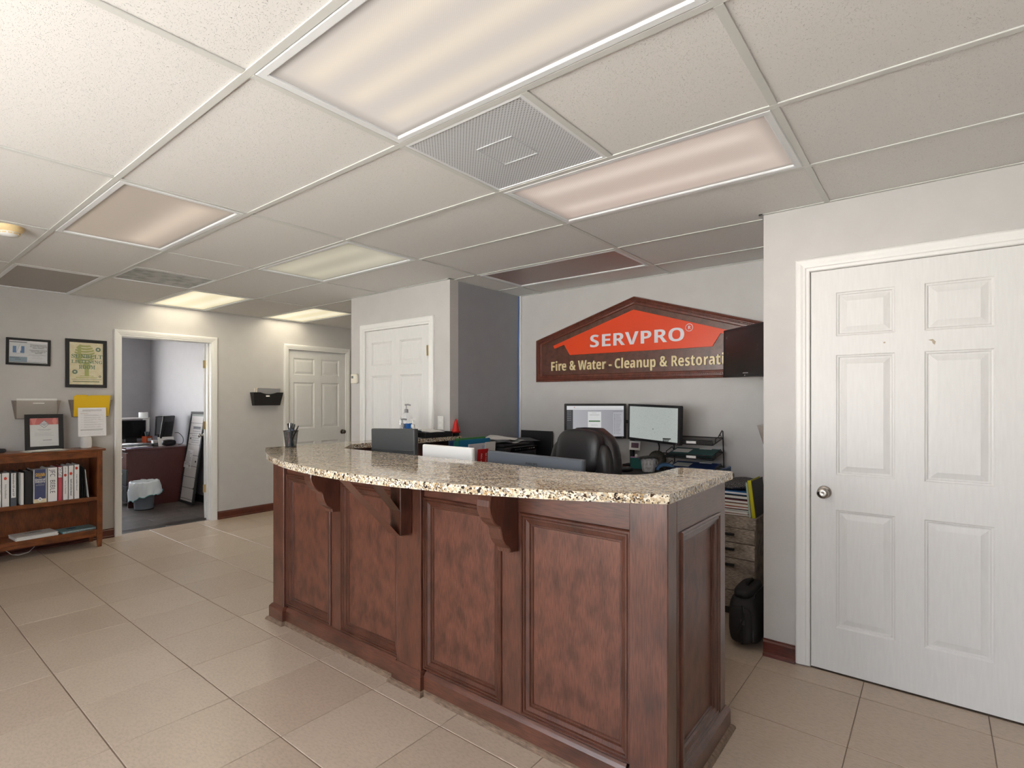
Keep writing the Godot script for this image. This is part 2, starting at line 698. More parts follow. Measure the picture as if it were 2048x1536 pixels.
func shell() -> void:
	var H := 2.56
	var w := MB.new()
	b2(w, -1.72, 1.795, 0, H, 6.45, 6.57)
	b2(w, 1.795, 2.668, 2.03, H, 6.45, 6.57)
	b2(w, 2.668, 3.6, 0, H, 6.45, 6.57)
	b2(w, 3.6, 4.46, 2.03, H, 6.45, 6.57)
	b2(w, 4.46, 5.52, 0, H, 6.45, 6.57)
	struct("wall_left", w, M.wall)
	w = MB.new()
	b2(w, 3.19, 3.29, 0, H, 3.15, 3.40)
	b2(w, 3.19, 3.29, 0, H, 4.295, 4.52)
	b2(w, 3.19, 3.29, 2.037, H, 3.40, 4.295)
	b2(w, 3.29, 5.40, 0, H, 4.42, 4.52)
	struct("wall_closet", w, M.wall)
	w = MB.new()
	b2(w, 3.29, 4.16, 0, H, 3.15, 3.25)
	struct("wall_closet_side", w, M.wall_grey)
	w = MB.new()
	b2(w, 4.16, 4.28, 0, H, 0.61, 3.25)
	struct("wall_sign", w, M.wall)
	w = MB.new()
	b2(w, 3.156, 3.276, 0, H, 0.507, 0.73)
	b2(w, 3.156, 3.276, 2.043, H, -0.314, 0.507)
	b2(w, 3.156, 3.276, 0, H, -2.72, -0.314)
	struct("wall_right", w, M.wall)
	w = MB.new()
	b2(w, 3.276, 4.28, 0, H, 0.61, 0.73)
	struct("wall_alcove", w, M.wall)
	w = MB.new()
	b2(w, 5.40, 5.52, 0, H, -2.72, 7.0)
	struct("wall_corridor", w, M.wall)
	w = MB.new()
	b2(w, -1.6, 5.40, 0, H, -2.72, -2.6)
	struct("wall_rear", w, M.wall)
	# window wall behind the camera's left
	w = MB.new()
	var vs := [-2.72, -0.3, 1.3, 1.5, 3.1, 6.57]
	for k in 5:
		if k % 2 == 0:
			b2(w, -1.72, -1.6, 0, H, vs[k], vs[k + 1])
		else:
			b2(w, -1.72, -1.6, 0, 0.6, vs[k], vs[k + 1])
			b2(w, -1.72, -1.6, 2.2, H, vs[k], vs[k + 1])
	struct("wall_window", w, M.wall)
	for k in 2:
		var a: float = vs[k * 2 + 1]
		var r := struct_root("window_%d" % (k + 1), Transform3D(Basis(), P(-1.66, 0.6, a + 0.8)))
		var f := MB.new()
		for s in [-1, 1]:
			f.box(Vector3(0, 0.8, s * 0.77), Vector3(0.07, 1.6, 0.06), 0.004)
		f.box(Vector3(0, 0.03, 0), Vector3(0.07, 0.06, 1.48), 0.004)
		f.box(Vector3(0, 1.57, 0), Vector3(0.07, 0.06, 1.48), 0.004)
		struct("window_frame", f, M.trim, r)
		struct("pane", MB.new().box(Vector3(0, 0.8, 0), Vector3(0.006, 1.48, 1.48)), M.glass, r)
	# office beyond the open door
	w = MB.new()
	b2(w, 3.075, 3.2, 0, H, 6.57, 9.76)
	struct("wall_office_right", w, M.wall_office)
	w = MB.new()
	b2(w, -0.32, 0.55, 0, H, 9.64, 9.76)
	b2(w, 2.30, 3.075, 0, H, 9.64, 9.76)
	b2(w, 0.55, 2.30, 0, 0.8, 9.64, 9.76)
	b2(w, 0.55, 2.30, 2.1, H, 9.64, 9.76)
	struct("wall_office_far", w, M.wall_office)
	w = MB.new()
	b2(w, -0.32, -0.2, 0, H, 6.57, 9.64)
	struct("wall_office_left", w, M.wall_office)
	w = MB.new()
	b2(w, 3.2, 5.52, 0, H, 7.0, 7.12)
	struct("wall_hall", w, M.wall)
	var ow := struct_root("window_3", at(1.425, 0.8, 9.70))
	var of := MB.new()
	for s in [-1, 1]:
		of.box(Vector3(s * 0.87, 0.65, 0), Vector3(0.06, 1.3, 0.07), 0.004)
		of.box(Vector3(0, 0.65 + s * 0.62, 0), Vector3(1.68, 0.06, 0.07), 0.004)
	struct("window_frame", of, M.trim, ow)
	struct("pane", MB.new().box(Vector3(0, 0.65, 0), Vector3(1.68, 1.18, 0.006)), M.glass, ow)
	# baseboards
	var bp := PackedVector2Array([Vector2(0, 0), Vector2(0.024, 0), Vector2(0.022, 0.014), Vector2(0.013, 0.02), Vector2(0.013, 0.074), Vector2(0.007, 0.082), Vector2(0.007, 0.09), Vector2(0, 0.09)])
	var bl := MB.new()
	for s in [[1.732, -1.6], [3.532, 2.733], [5.4, 4.526]]:
		bl.sweep([P(s[0], 0, 6.45), P(s[1], 0, 6.45)], bp, Vector3.UP)
	struct("baseboard_left", bl, M.base_x)
	var br := MB.new()
	for s in [[0.574, 0.73], [-2.6, -0.38]]:
		br.sweep([P(3.156, 0, s[0]), P(3.156, 0, s[1])], bp, Vector3.UP)
	struct("baseboard_right", br, M.base_z)
	var bc := MB.new()
	for s in [[3.15, 3.335], [4.362, 4.52]]:
		bc.sweep([P(3.19, 0, s[0]), P(3.19, 0, s[1])], bp, Vector3.UP)
	struct("baseboard_closet", bc, M.base_z)
	struct("baseboard_office", MB.new().sweep([P(3.075, 0, 6.6), P(3.075, 0, 9.64)], bp, Vector3.UP), M.black)
	# wall angle under the ceiling
	var ta := MB.new()
	b2(ta, -1.6, 5.4, CEIL, CEIL + 0.004, 6.43, 6.45)
	b2(ta, 3.17, 3.19, CEIL, CEIL + 0.004, 3.13, 4.54)
	b2(ta, 3.17, 4.16, CEIL, CEIL + 0.004, 3.13, 3.15)
	b2(ta, 4.14, 4.16, CEIL, CEIL + 0.004, 0.73, 3.13)
	b2(ta, 3.136, 4.16, CEIL, CEIL + 0.004, 0.73, 0.75)
	b2(ta, 3.136, 3.156, CEIL, CEIL + 0.004, -2.6, 0.75)
	b2(ta, 3.19, 5.4, CEIL, CEIL + 0.004, 4.52, 4.54)
	struct("trim_1", ta, M.tee)
	struct("trim_2", b2(MB.new(), 4.138, 4.16, 0, CEIL, 3.128, 3.15), M.trim)  # corner strip beside the sign wall
	# ceiling
	var c := struct_root("ceiling")
	var sl := MB.new()
	b2(sl, -1.72, 5.52, 2.56, 2.66, -2.72, 7.12)
	b2(sl, -0.32, 3.32, 2.56, 2.66, 7.12, 9.9)
	struct("roof_slab", sl, M.wall_grey, c)
	struct("office_soffit", b2(MB.new(), -0.2, 3.075, 2.40, 2.45, 6.57, 9.64), M.ceiling_board, c)
	for i in ULINES.size() - 1:
		for j in VLINES.size() - 1:
			var key := "%d_%d" % [i, j]
			if key in ["4_3", "6_3", "4_5", "6_5", "8_4", "4_7", "6_7", "8_7"]:
				continue
			var u0: float = ULINES[i]
			var u1: float = ULINES[i + 1]
			var v0: float = VLINES[j]
			var v1: float = minf(VLINES[j + 1], 6.45)
			if i >= 8 and j < 3 or i >= 9 and j < 6 and not (i == 9 and j in [3, 4, 5]):
				continue
			if i == 5 and j == 3:
				v1 = 1.045
			if i == 5 and j == 6:
				v1 = 4.70
			var t := MB.new()
			b2(t, u0 + 0.008, u1 - 0.008, CEIL + 0.006, CEIL + 0.02, v0 + 0.008, v1 - 0.008, 0.002)
			part("ceiling_tile", t, M.ceiling_board, c)
	for u in ULINES:
		part("ceiling_tee", b2(MB.new(), u - 0.013, u + 0.013, CEIL, CEIL + 0.005, -2.6, 6.45, 0.001), M.tee, c)
	for i in ULINES.size() - 1:
		for v in VLINES:
			if v < 6.4 and v > -2.6:
				part("ceiling_tee", b2(MB.new(), ULINES[i] + 0.013, ULINES[i + 1] - 0.013, CEIL, CEIL + 0.005, v - 0.013, v + 0.013, 0.001), M.tee, c)
	for s in [[5, 1.045], [5, 4.70]]:
		part("ceiling_tee", b2(MB.new(), ULINES[s[0]] + 0.013, ULINES[s[0] + 1] - 0.013, CEIL, CEIL + 0.005, s[1] - 0.013, s[1] + 0.013, 0.001), M.tee, c)


func lens_image(w: int, h: int, tubes: Array, low: Color, high: Color, lattice: bool, spread: float) -> Image:
	var im := Image.create(w, h, false, Image.FORMAT_RGB8)
	for y in h:
		var fy := (y + 0.5) / h
		var e := smoothstep(0.0, 0.12, fy) * smoothstep(0.0, 0.12, 1.0 - fy)
		for x in w:
			var fx := (x + 0.5) / w
			var k := 0.0
			for t in tubes:
				k += exp(-pow((fx - t) / spread, 2.0))
			var rim := 0.55 + 0.45 * smoothstep(0.0, 0.07, fx) * smoothstep(0.0, 0.07, 1.0 - fx) * (0.5 + 0.5 * smoothstep(0.0, 0.05, fy) * smoothstep(0.0, 0.05, 1.0 - fy))
			var c := low.lerp(high, clampf(k * e, 0, 1)) * rim
			if lattice:
				var q := (x / 2 + y / 2) % 2
				c = c * (0.95 if q == 0 else 1.0)
			im.set_pixel(x, y, c)
	return im


func troffer(label: String, u0: float, u1: float, v0: float, v1: float, tex: Texture2D, glow: float, tint: Color, watts: float, lens_color := rgb(150, 146, 141), bump := false) -> void:
	var o := thing("ceiling_light", label, "ceiling light", at((u0 + u1) / 2, CEIL, (v0 + v1) / 2))
	var a := (u1 - u0) / 2 - 0.014
	var b := (v1 - v0) / 2 - 0.014
	var f := MB.new()
	var prof := PackedVector2Array([Vector2(0, 0), Vector2(0.03, 0), Vector2(0.03, 0.012), Vector2(0.026, 0.015), Vector2(0.004, 0.015), Vector2(0, 0.011)])
	f.xf = Transform3D(Basis(), Vector3(0, 0.014, 0))
	f.sweep([Vector3(-a, 0, -b), Vector3(a, 0, -b), Vector3(a, 0, b), Vector3(-a, 0, b)], prof, Vector3.DOWN, true)
	part("frame", f, M.fixture, o)
	var m := mat("lens" + str(o.name), lens_color, 0.35)
	if bump:
		bumpy(m, "prism", 0.15)
		m.uv1_scale = Vector3(1, 1, 1)
	if tex:
		m.emission_enabled = true
		m.emission_texture = tex
		m.emission = Color.WHITE
		m.emission_operator = BaseMaterial3D.EMISSION_OP_MULTIPLY
		m.emission_energy_multiplier = glow
	var l := MB.new()
	a -= 0.026
	b -= 0.026
	l.quad(Vector3(-a, 0.008, -b), Vector3(a, 0.008, -b), Vector3(a, 0.008, b), Vector3(-a, 0.008, b), Vector2(0, 0), Vector2(1, 0), Vector2(1, 1), Vector2(0, 1))
	l.box(Vector3(0, 0.013, 0), Vector3(2 * a, 0.008, 2 * b))
	part("lens", l, m, o)
	var h := MB.new()
	h.box(Vector3(0, 0.075, 0), Vector3(2 * a + 0.04, 0.1, 2 * b + 0.04), 0.01)
	part("housing", h, M.fixture, o)
	if watts > 0.0:
		var li := AreaLight3D.new()
		li.name = "panel_light"
		o.add_child(li)
		li.area_size = Vector2(2 * a, 2 * b)
		li.rotation.x = -PI / 2
		li.position.y = -0.004
		li.light_energy = watts
		li.light_color = tint
		li.set("area_range", 12.0)
		li.set("area_attenuation", 2.0)
		li.shadow_enabled = true


func ceiling_lights() -> void:
	var near := image_tex("lens_near", lens_image(288, 576, [0.2, 0.5, 0.8], rgb(219, 210, 204), rgb(252, 238, 218), true, 0.085))
	var pink := image_tex("lens_pink", lens_image(144, 288, [0.24, 0.72], rgb(214, 194, 182), rgb(247, 230, 218), true, 0.10))
	var half := image_tex("lens_half", lens_image(96, 192, [0.7], rgb(164, 148, 132), rgb(226, 205, 184), false, 0.17))
	var olive := image_tex("lens_olive", lens_image(96, 192, [0.26, 0.72], rgb(172, 168, 146), rgb(205, 200, 176), false, 0.16))
	var warm := image_tex("lens_warm", lens_image(96, 192, [0.25, 0.75], rgb(232, 218, 178), rgb(255, 246, 212), false, 0.15))
	var U := ULINES
	var V := VLINES
	troffer("largest lit ceiling light, at the top edge, three bright tubes behind its prismatic lens", U[4], U[5], V[3], V[4], near, 0.62, rgb(255, 240, 224), 0.3)
	troffer("pinkish lit ceiling light beside the perforated vent, above the reception counter", U[6], U[7], V[3], V[4], pink, 0.62, rgb(255, 228, 214), 0.3)
	troffer("half-lit beige ceiling light with one glowing side, near the smoke detector", U[4], U[5], V[5], V[6], half, 0.62, rgb(255, 225, 200), 0.1)
	troffer("dim olive ceiling light in front of the closet wall", U[6], U[7], V[5], V[6], olive, 0.62, rgb(240, 236, 205), 0.08)
	troffer("unlit reddish-brown ceiling light above the orange sign wall", U[8], U[9], V[4], V[5], null, 0.0, Color.WHITE, 0.0, rgb(148, 124, 118))
	troffer("unlit grey ceiling light against the wall above the framed certificates", U[4], U[5], V[7], 6.45, null, 0.0, Color.WHITE, 0.0, rgb(150, 142, 134))
	troffer("bright yellow ceiling light above the open office doorway", U[6], U[7], V[7], 6.45, warm, 0.85, rgb(255, 242, 214), 0.7)
	troffer("bright yellow ceiling light above the closed corridor door", U[8], U[9], V[7], 6.45, warm, 0.85, rgb(255, 242, 214), 0.7)
	# vents
	var im := blank(16, 16, Color(0.86, 0.87, 0.88))
	for q in [[4, 4], [12, 12]]:
		disc(im, q[0], q[1], 2.3, Color(0.34, 0.34, 0.35))
	var pt := image_tex("perforated", im)
	for k in 2:
		var u0: float = U[5]
		var u1: float = U[6]
		var v0: float = [1.045, 4.70][k]
		var v1: float = [1.647, 5.285][k]
		var o := thing("ceiling_vent", ["white perforated square ceiling vent between two lit ceiling lights", "grey flat ceiling vent with darker smudges, near the open office doorway"][k], "air vent", at((u0 + u1) / 2, CEIL, (v0 + v1) / 2))
		var a := (u1 - u0) / 2 - 0.014
		var b := (v1 - v0) / 2 - 0.014
		var f := MB.new()
		f.xf = Transform3D(Basis(), Vector3(0, 0.012, 0))
		f.sweep([Vector3(-a, 0, -b), Vector3(a, 0, -b), Vector3(a, 0, b), Vector3(-a, 0, b)], PackedVector2Array([Vector2(0, 0), Vector2(0.016, 0), Vector2(0.012, 0.012), Vector2(0, 0.01)]), Vector3.DOWN, true)
		part("frame", f, M.fixture, o)
		var m := mat("perforated%d" % k, [rgb(240, 241, 242), rgb(176, 180, 178)][k], 0.4)
		if k == 0:
			m.albedo_texture = pt
			m.uv1_scale = Vector3(36, 36, 1)
		else:
			tri_tex(m, T["blotch"], Vector3(1.2, 1.2, 1.2))
		var l := MB.new()
		a -= 0.012
		b -= 0.012
		l.quad(Vector3(-a, 0.004, -b), Vector3(a, 0.004, -b), Vector3(a, 0.004, b), Vector3(-a, 0.004, b), Vector2(0, 0), Vector2(1, 0), Vector2(1, 1), Vector2(0, 1))
		part("face_plate", l, m, o)
		part("back_plate", MB.new().box(Vector3(0, 0.02, 0), Vector3(2 * a, 0.02, 2 * b)), M.fixture, o)
		if k == 0:
			var s := MB.new()
			s.sweep([Vector3(-0.09, 0.004, -0.09), Vector3(0.09, 0.004, -0.09), Vector3(0.09, 0.004, 0.09), Vector3(-0.09, 0.004, 0.09)], PackedVector2Array([Vector2(0, 0), Vector2(0.004, 0), Vector2(0.004, 0.003), Vector2(0, 0.003)]), Vector3.DOWN, true)
			part("centre_ridge", s, m, o)
	# smoke detector
	var sd := thing("smoke_detector", "yellowed round smoke detector on the ceiling at the left edge", "smoke detector", at(0.615, CEIL + 0.006, 4.2))
	var ym := mat("yellowed", rgb(236, 212, 160), 0.45)
	var lower := MB.new()
	lower.xf = Transform3D(Basis(Vector3.RIGHT, PI), Vector3.ZERO)
	lower.lathe([Vector2(0.0, 0), Vector2(0.070, 0), Vector2(0.072, 0.010), Vector2(0.066, 0.022), Vector2(0.052, 0.034)], 32)
	part("base", lower, ym, sd)
	var cap := MB.new()
	cap.xf = lower.xf
	cap.lathe([Vector2(0.050, 0.032), Vector2(0.046, 0.046), Vector2(0.036, 0.056), Vector2(0.0, 0.058)], 32)
	part("cover", cap, M.white, sd)
	var sl := MB.new()
	for k in 12:
		sl.xf = Transform3D(Basis(Vector3.UP, TAU * k / 12), Vector3.ZERO)
		sl.box(Vector3(0.049, -0.042, 0), Vector3(0.006, 0.006, 0.016))
	var slots := part("slots", sl, ym, sd)
	slots.set_meta("kind", "stuff")


func floors() -> void:
	var f := struct_root("floor")
	var base := MB.new()
	b2(base, -1.72, 5.52, -0.12, -0.003, -2.72, 6.51)
	struct("grout_bed", base, M.grout, f)
	var us := []
	var vs := []
	for k in range(-5, 11):
		us.append(0.6757 + 0.461 * k)
	for k in range(-6, 16):
		vs.append(-0.179 + 0.4545 * k)
	for i in us.size() - 1:
		for j in vs.size() - 1:
			var u0: float = maxf(us[i] + 0.0028, -1.6)
			var u1: float = minf(us[i + 1] - 0.0028, 5.4)
			var v0: float = maxf(vs[j] + 0.0016, -2.6)
			var v1: float = minf(vs[j + 1] - 0.0016, 6.505)
			if v1 < 0.73:
				u1 = minf(u1, 3.155)
			if v0 > 3.15 and v1 < 4.52:
				u1 = minf(u1, 3.189)
			elif v1 < 4.4:
				u1 = minf(u1, 4.16)
			if u1 - u0 < 0.03 or v1 - v0 < 0.03:
				continue
			var t := MB.new()
			b2(t, u0, u1, -0.012, 0.0, v0, v1, 0.0015)
			part("tile", t, M["tile%d" % rng.randi_range(0, 3)], f)
	var of := struct_root("floor_office")
	struct("subfloor", b2(MB.new(), -0.32, 5.52, -0.12, -0.012, 6.51, 9.9), M.black, of)
	var row := 0
	var v := 6.507
	while v < 9.6:
		var u := -0.2 - 0.4 * (row % 3)
		while u < 3.05:
			var a := maxf(u + 0.001, -0.2)
			var b := minf(u + 1.219, 3.075)
			if v < 6.56:
				a = maxf(a, 1.796)
				b = minf(b, 2.667)
			if b - a > 0.05:
				part("plank", b2(MB.new(), a, b, -0.012, 0.0, v, minf(v + 0.176, 9.64) - 0.001, 0.001), M["plank%d" % rng.randi_range(0, 2)], of)
			u += 1.22
		v += 0.176 if row > 0 else 0.06
		row += 1


# six-panel door leaf in its own axes: hinge-free corner at the origin, width along +x, face towards +z (0), thickness behind
func door_leaf(o: Node3D, w: float, h: float, cols: Array, m: Material) -> void:
	var rows := [[0.225, 0.82], [0.995, 1.60], [1.695, 1.915]]
	var sl := MB.new()
	for side in [0.0, -1.0]:
		var xs := [0.0, cols[0][0], cols[0][1], cols[1][0], cols[1][1], w]
		var ys := [0.0, rows[0][0], rows[0][1], rows[1][0], rows[1][1], rows[2][0], rows[2][1], h]
		for i in 5:
			for j in 7:
				var hole: bool = i % 2 == 1 and j % 2 == 1
				if not hole:
					var z := 0.0
					var a := Vector3(xs[i], ys[j], z)
					var b := Vector3(xs[i + 1], ys[j], z)
					var c := Vector3(xs[i + 1], ys[j + 1], z)
					var d := Vector3(xs[i], ys[j + 1], z)
					if side == 0.0:
						sl.quad(a, b, c, d)
					else:
						for k in [0]:
							sl.quad(b + Vector3(0, 0, -0.035), a + Vector3(0, 0, -0.035), d + Vector3(0, 0, -0.035), c + Vector3(0, 0, -0.035))
	sl.quad(Vector3(0, 0, -0.035), Vector3(0, 0, 0), Vector3(0, h, 0), Vector3(0, h, -0.035))
	sl.quad(Vector3(w, 0, 0), Vector3(w, 0, -0.035), Vector3(w, h, -0.035), Vector3(w, h, 0))
	sl.quad(Vector3(0, h, 0), Vector3(w, h, 0), Vector3(w, h, -0.035), Vector3(0, h, -0.035))
	sl.quad(Vector3(0, 0, -0.035), Vector3(w, 0, -0.035), Vector3(w, 0, 0), Vector3(0, 0, 0))
	part("leaf", sl, m, o)
	for c in cols:
		for r in rows:
			var pm := MB.new()
			for side in [0, 1]:
				pm.xf = Transform3D() if side == 0 else Transform3D(Basis(Vector3.UP, PI), Vector3(c[0] + c[1], 0, -0.035))
				var ring := []
				for q in [[0.0, 0.0], [0.004, -0.004], [0.010, -0.005], [0.014, -0.010], [0.020, -0.010], [0.046, -0.003]]:
					ring.append([Vector3(c[0] + q[0], r[0] + q[0], q[1]), Vector3(c[1] - q[0], r[0] + q[0], q[1]), Vector3(c[1] - q[0], r[1] - q[0], q[1]), Vector3(c[0] + q[0], r[1] - q[0], q[1])])
				for k in ring.size() - 1:
					for e in 4:
						pm.quad(ring[k][e], ring[k][(e + 1) % 4], ring[k + 1][(e + 1) % 4], ring[k + 1][e])
				var g: Array = ring[-1]
				pm.quad(g[0], g[1], g[2], g[3])
			part("panel", pm, m, o)


func door_knob(o: Node3D, place: Transform3D, m: Material, called := "door_knob") -> void:
	var k := MB.new()
	k.xf = place * Transform3D(Basis(Vector3.RIGHT, PI / 2), Vector3.ZERO)
	k.lathe([Vector2(0.0, -0.001), Vector2(0.032, 0.0), Vector2(0.032, 0.004), Vector2(0.026, 0.009), Vector2(0.013, 0.011), Vector2(0.012, 0.028), Vector2(0.022, 0.034), Vector2(0.0275, 0.044), Vector2(0.0275, 0.052), Vector2(0.022, 0.060), Vector2(0.012, 0.062), Vector2(0.0, 0.060)], 28)
	part(called, k, m, o)


func hinge(o: Node3D, place: Transform3D) -> void:
	var k := MB.new()
	k.xf = place
	k.box(Vector3(-0.017, 0, 0), Vector3(0.03, 0.09, 0.002), 0.0005)
	k.box(Vector3(0.017, 0, 0), Vector3(0.03, 0.09, 0.002), 0.0005)
	k.tube([Vector3(0, -0.046, 0.003), Vector3(0, 0.046, 0.003)], 0.005, 10)
	for y in [-0.03, 0.0, 0.03]:
		for x in [-0.02, 0.02]:
			k.box(Vector3(x, y, 0.0015), Vector3(0.006, 0.006, 0.002), 0.0007)
	part("hinge", k, M.brass, o)


const CASING := [Vector2(0, -0.01), Vector2(0, 0.009), Vector2(0.004, 0.012), Vector2(0.016, 0.013), Vector2(0.020, 0.017), Vector2(0.030, 0.018), Vector2(0.040, 0.021), Vector2(0.056, 0.022), Vector2(0.063, 0.019), Vector2(0.066, 0.012), Vector2(0.066, -0.01)]


func casing(o: Node3D, w: float, h: float, r := 0.0) -> void:
	var pts := [Vector3(-r, 0, 0), Vector3(-r, h + r, 0), Vector3(w + r, h + r, 0), Vector3(w + r, 0, 0)]
	part("door_casing", MB.new().sweep(pts, PackedVector2Array(CASING), Vector3.BACK), M.trim, o)


func jamb(o: Node3D, w: float, h: float, depth: float) -> void:
	var j := MB.new()
	j.box(Vector3(-0.0, h / 2, -depth / 2), Vector3(0.006, h, depth))
	j.box(Vector3(w, h / 2, -depth / 2), Vector3(0.006, h, depth))
	j.box(Vector3(w / 2, h, -depth / 2), Vector3(w, 0.006, depth))
	for x in [0.009, w - 0.009]:
		j.box(Vector3(x, h / 2, -depth + 0.045), Vector3(0.012, h, 0.03))
	part("jamb", j, M.trim, o)


func doors() -> void:
	# closed door in the right-hand wall (faces -u)
	var d := struct_root("door_1", Transform3D(Basis(Vector3.UP, -PI / 2), P(3.158, 0.008, 0.504)))
	door_leaf(d, 0.815, 2.033, [[0.111, 0.352], [0.462, 0.703]], M.door_paint)
	door_knob(d, Transform3D(Basis(), Vector3(0.06, 0.904, 0)), M.nickel)
	part("latch_plate", MB.new().box(Vector3(-0.002, 0.905, -0.012), Vector3(0.004, 0.06, 0.022)), M.dark_nickel, d)
	casing(d, 0.815, 2.033, 0.004)
	var ch := MB.new()
	ch.prism(PackedVector2Array([Vector2(0.475, 1.652), Vector2(0.492, 1.655), Vector2(0.503, 1.642), Vector2(0.499, 1.628), Vector2(0.492, 1.634), Vector2(0.489, 1.645)]), 0.0, 0.0004)
	ch.prism(PackedVector2Array([Vector2(0.305, 1.652), Vector2(0.313, 1.655), Vector2(0.315, 1.648), Vector2(0.308, 1.646)]), 0.0, 0.0004)
	part("paint_chip", ch, mat("chip", rgb(176, 164, 146), 0.8), d)
	part("stop_backing", MB.new().box(Vector3(0.4075, 1.02, -0.05), Vector3(0.84, 2.07, 0.01)), M.black, d)
	# closet door (faces -u)
	d = struct_root("door_2", Transform3D(Basis(Vector3.UP, -PI / 2), P(3.192, 0.008, 4.29)))
	door_leaf(d, 0.886, 2.026, [[0.088, 0.392], [0.498, 0.798]], M.door_paint)
	for y in [0.30, 1.02, 1.80]:
		hinge(d, Transform3D(Basis(), Vector3(0.889, y, 0.002)))
	casing(d, 0.886, 2.026, 0.004)
	part("stop_backing", MB.new().box(Vector3(0.443, 1.02, -0.05), Vector3(0.91, 2.07, 0.01)), M.black, d)
	# closed corridor door in the left-hand wall (faces -v)
	d = struct_root("door_3", at(3.604, 0.008, 6.475))
	door_leaf(d, 0.852, 2.018, [[0.085, 0.385], [0.49, 0.765]], M.door_paint)
	door_knob(d, Transform3D(Basis(), Vector3(0.815, 0.925, 0)), M.dark_nickel)
	var cs := Node3D.new()
	cs.name = "surround"
	d.add_child(cs)
	cs.position = Vector3(0, -0.008, 0.025)
	casing(cs, 0.852, 2.026, 0.0)
	part("stop_backing", MB.new().box(Vector3(0.426, 1.02, -0.06), Vector3(0.88, 2.07, 0.01)), M.black, d)
	# open office door: casing and jamb in the left-hand wall, leaf swung into the office
	d = struct_root("door_4", at(1.799, 0, 6.45))
	casing(d, 0.865, 2.028, 0.0)
	jamb(d, 0.865, 2.028, 0.12)
	var leaf := Node3D.new()
	leaf.name = "open_leaf"
	d.add_child(leaf)
	leaf.transform = Transform3D(Basis(Vector3.UP, deg_to_rad(68.6)), P(2.684 - 1.799, 0.01, 6.585 - 6.45))
	door_leaf(leaf, 0.81, 2.01, [[0.10, 0.35], [0.46, 0.71]], M.door_paint)
	door_knob(leaf, Transform3D(Basis(), Vector3(0.75, 0.915, 0)), M.nickel)
	door_knob(leaf, Transform3D(Basis(Vector3.UP, PI), Vector3(0.75, 0.915, -0.035)), M.nickel)
	for y in [0.355, 1.084, 1.79]:
		hinge(d, Transform3D(Basis(Vector3.UP, deg_to_rad(-12)), Vector3(0.862, y, -0.126)))

# ---------------------------------------------------------------- reception desk
func world(o: Node3D) -> MB:  # a collector that takes world positions for a part of o
	var mb := MB.new()
	mb.xf = o.transform.affine_inverse()
	return mb


func flat(o: Node3D) -> MB:  # polygon in (u, v), extruded upwards
	var mb := MB.new()
	mb.xf = o.transform.affine_inverse() * Transform3D(Basis(Vector3.RIGHT, Vector3(0, 0, -1), Vector3.UP), Vector3.ZERO)
	return mb


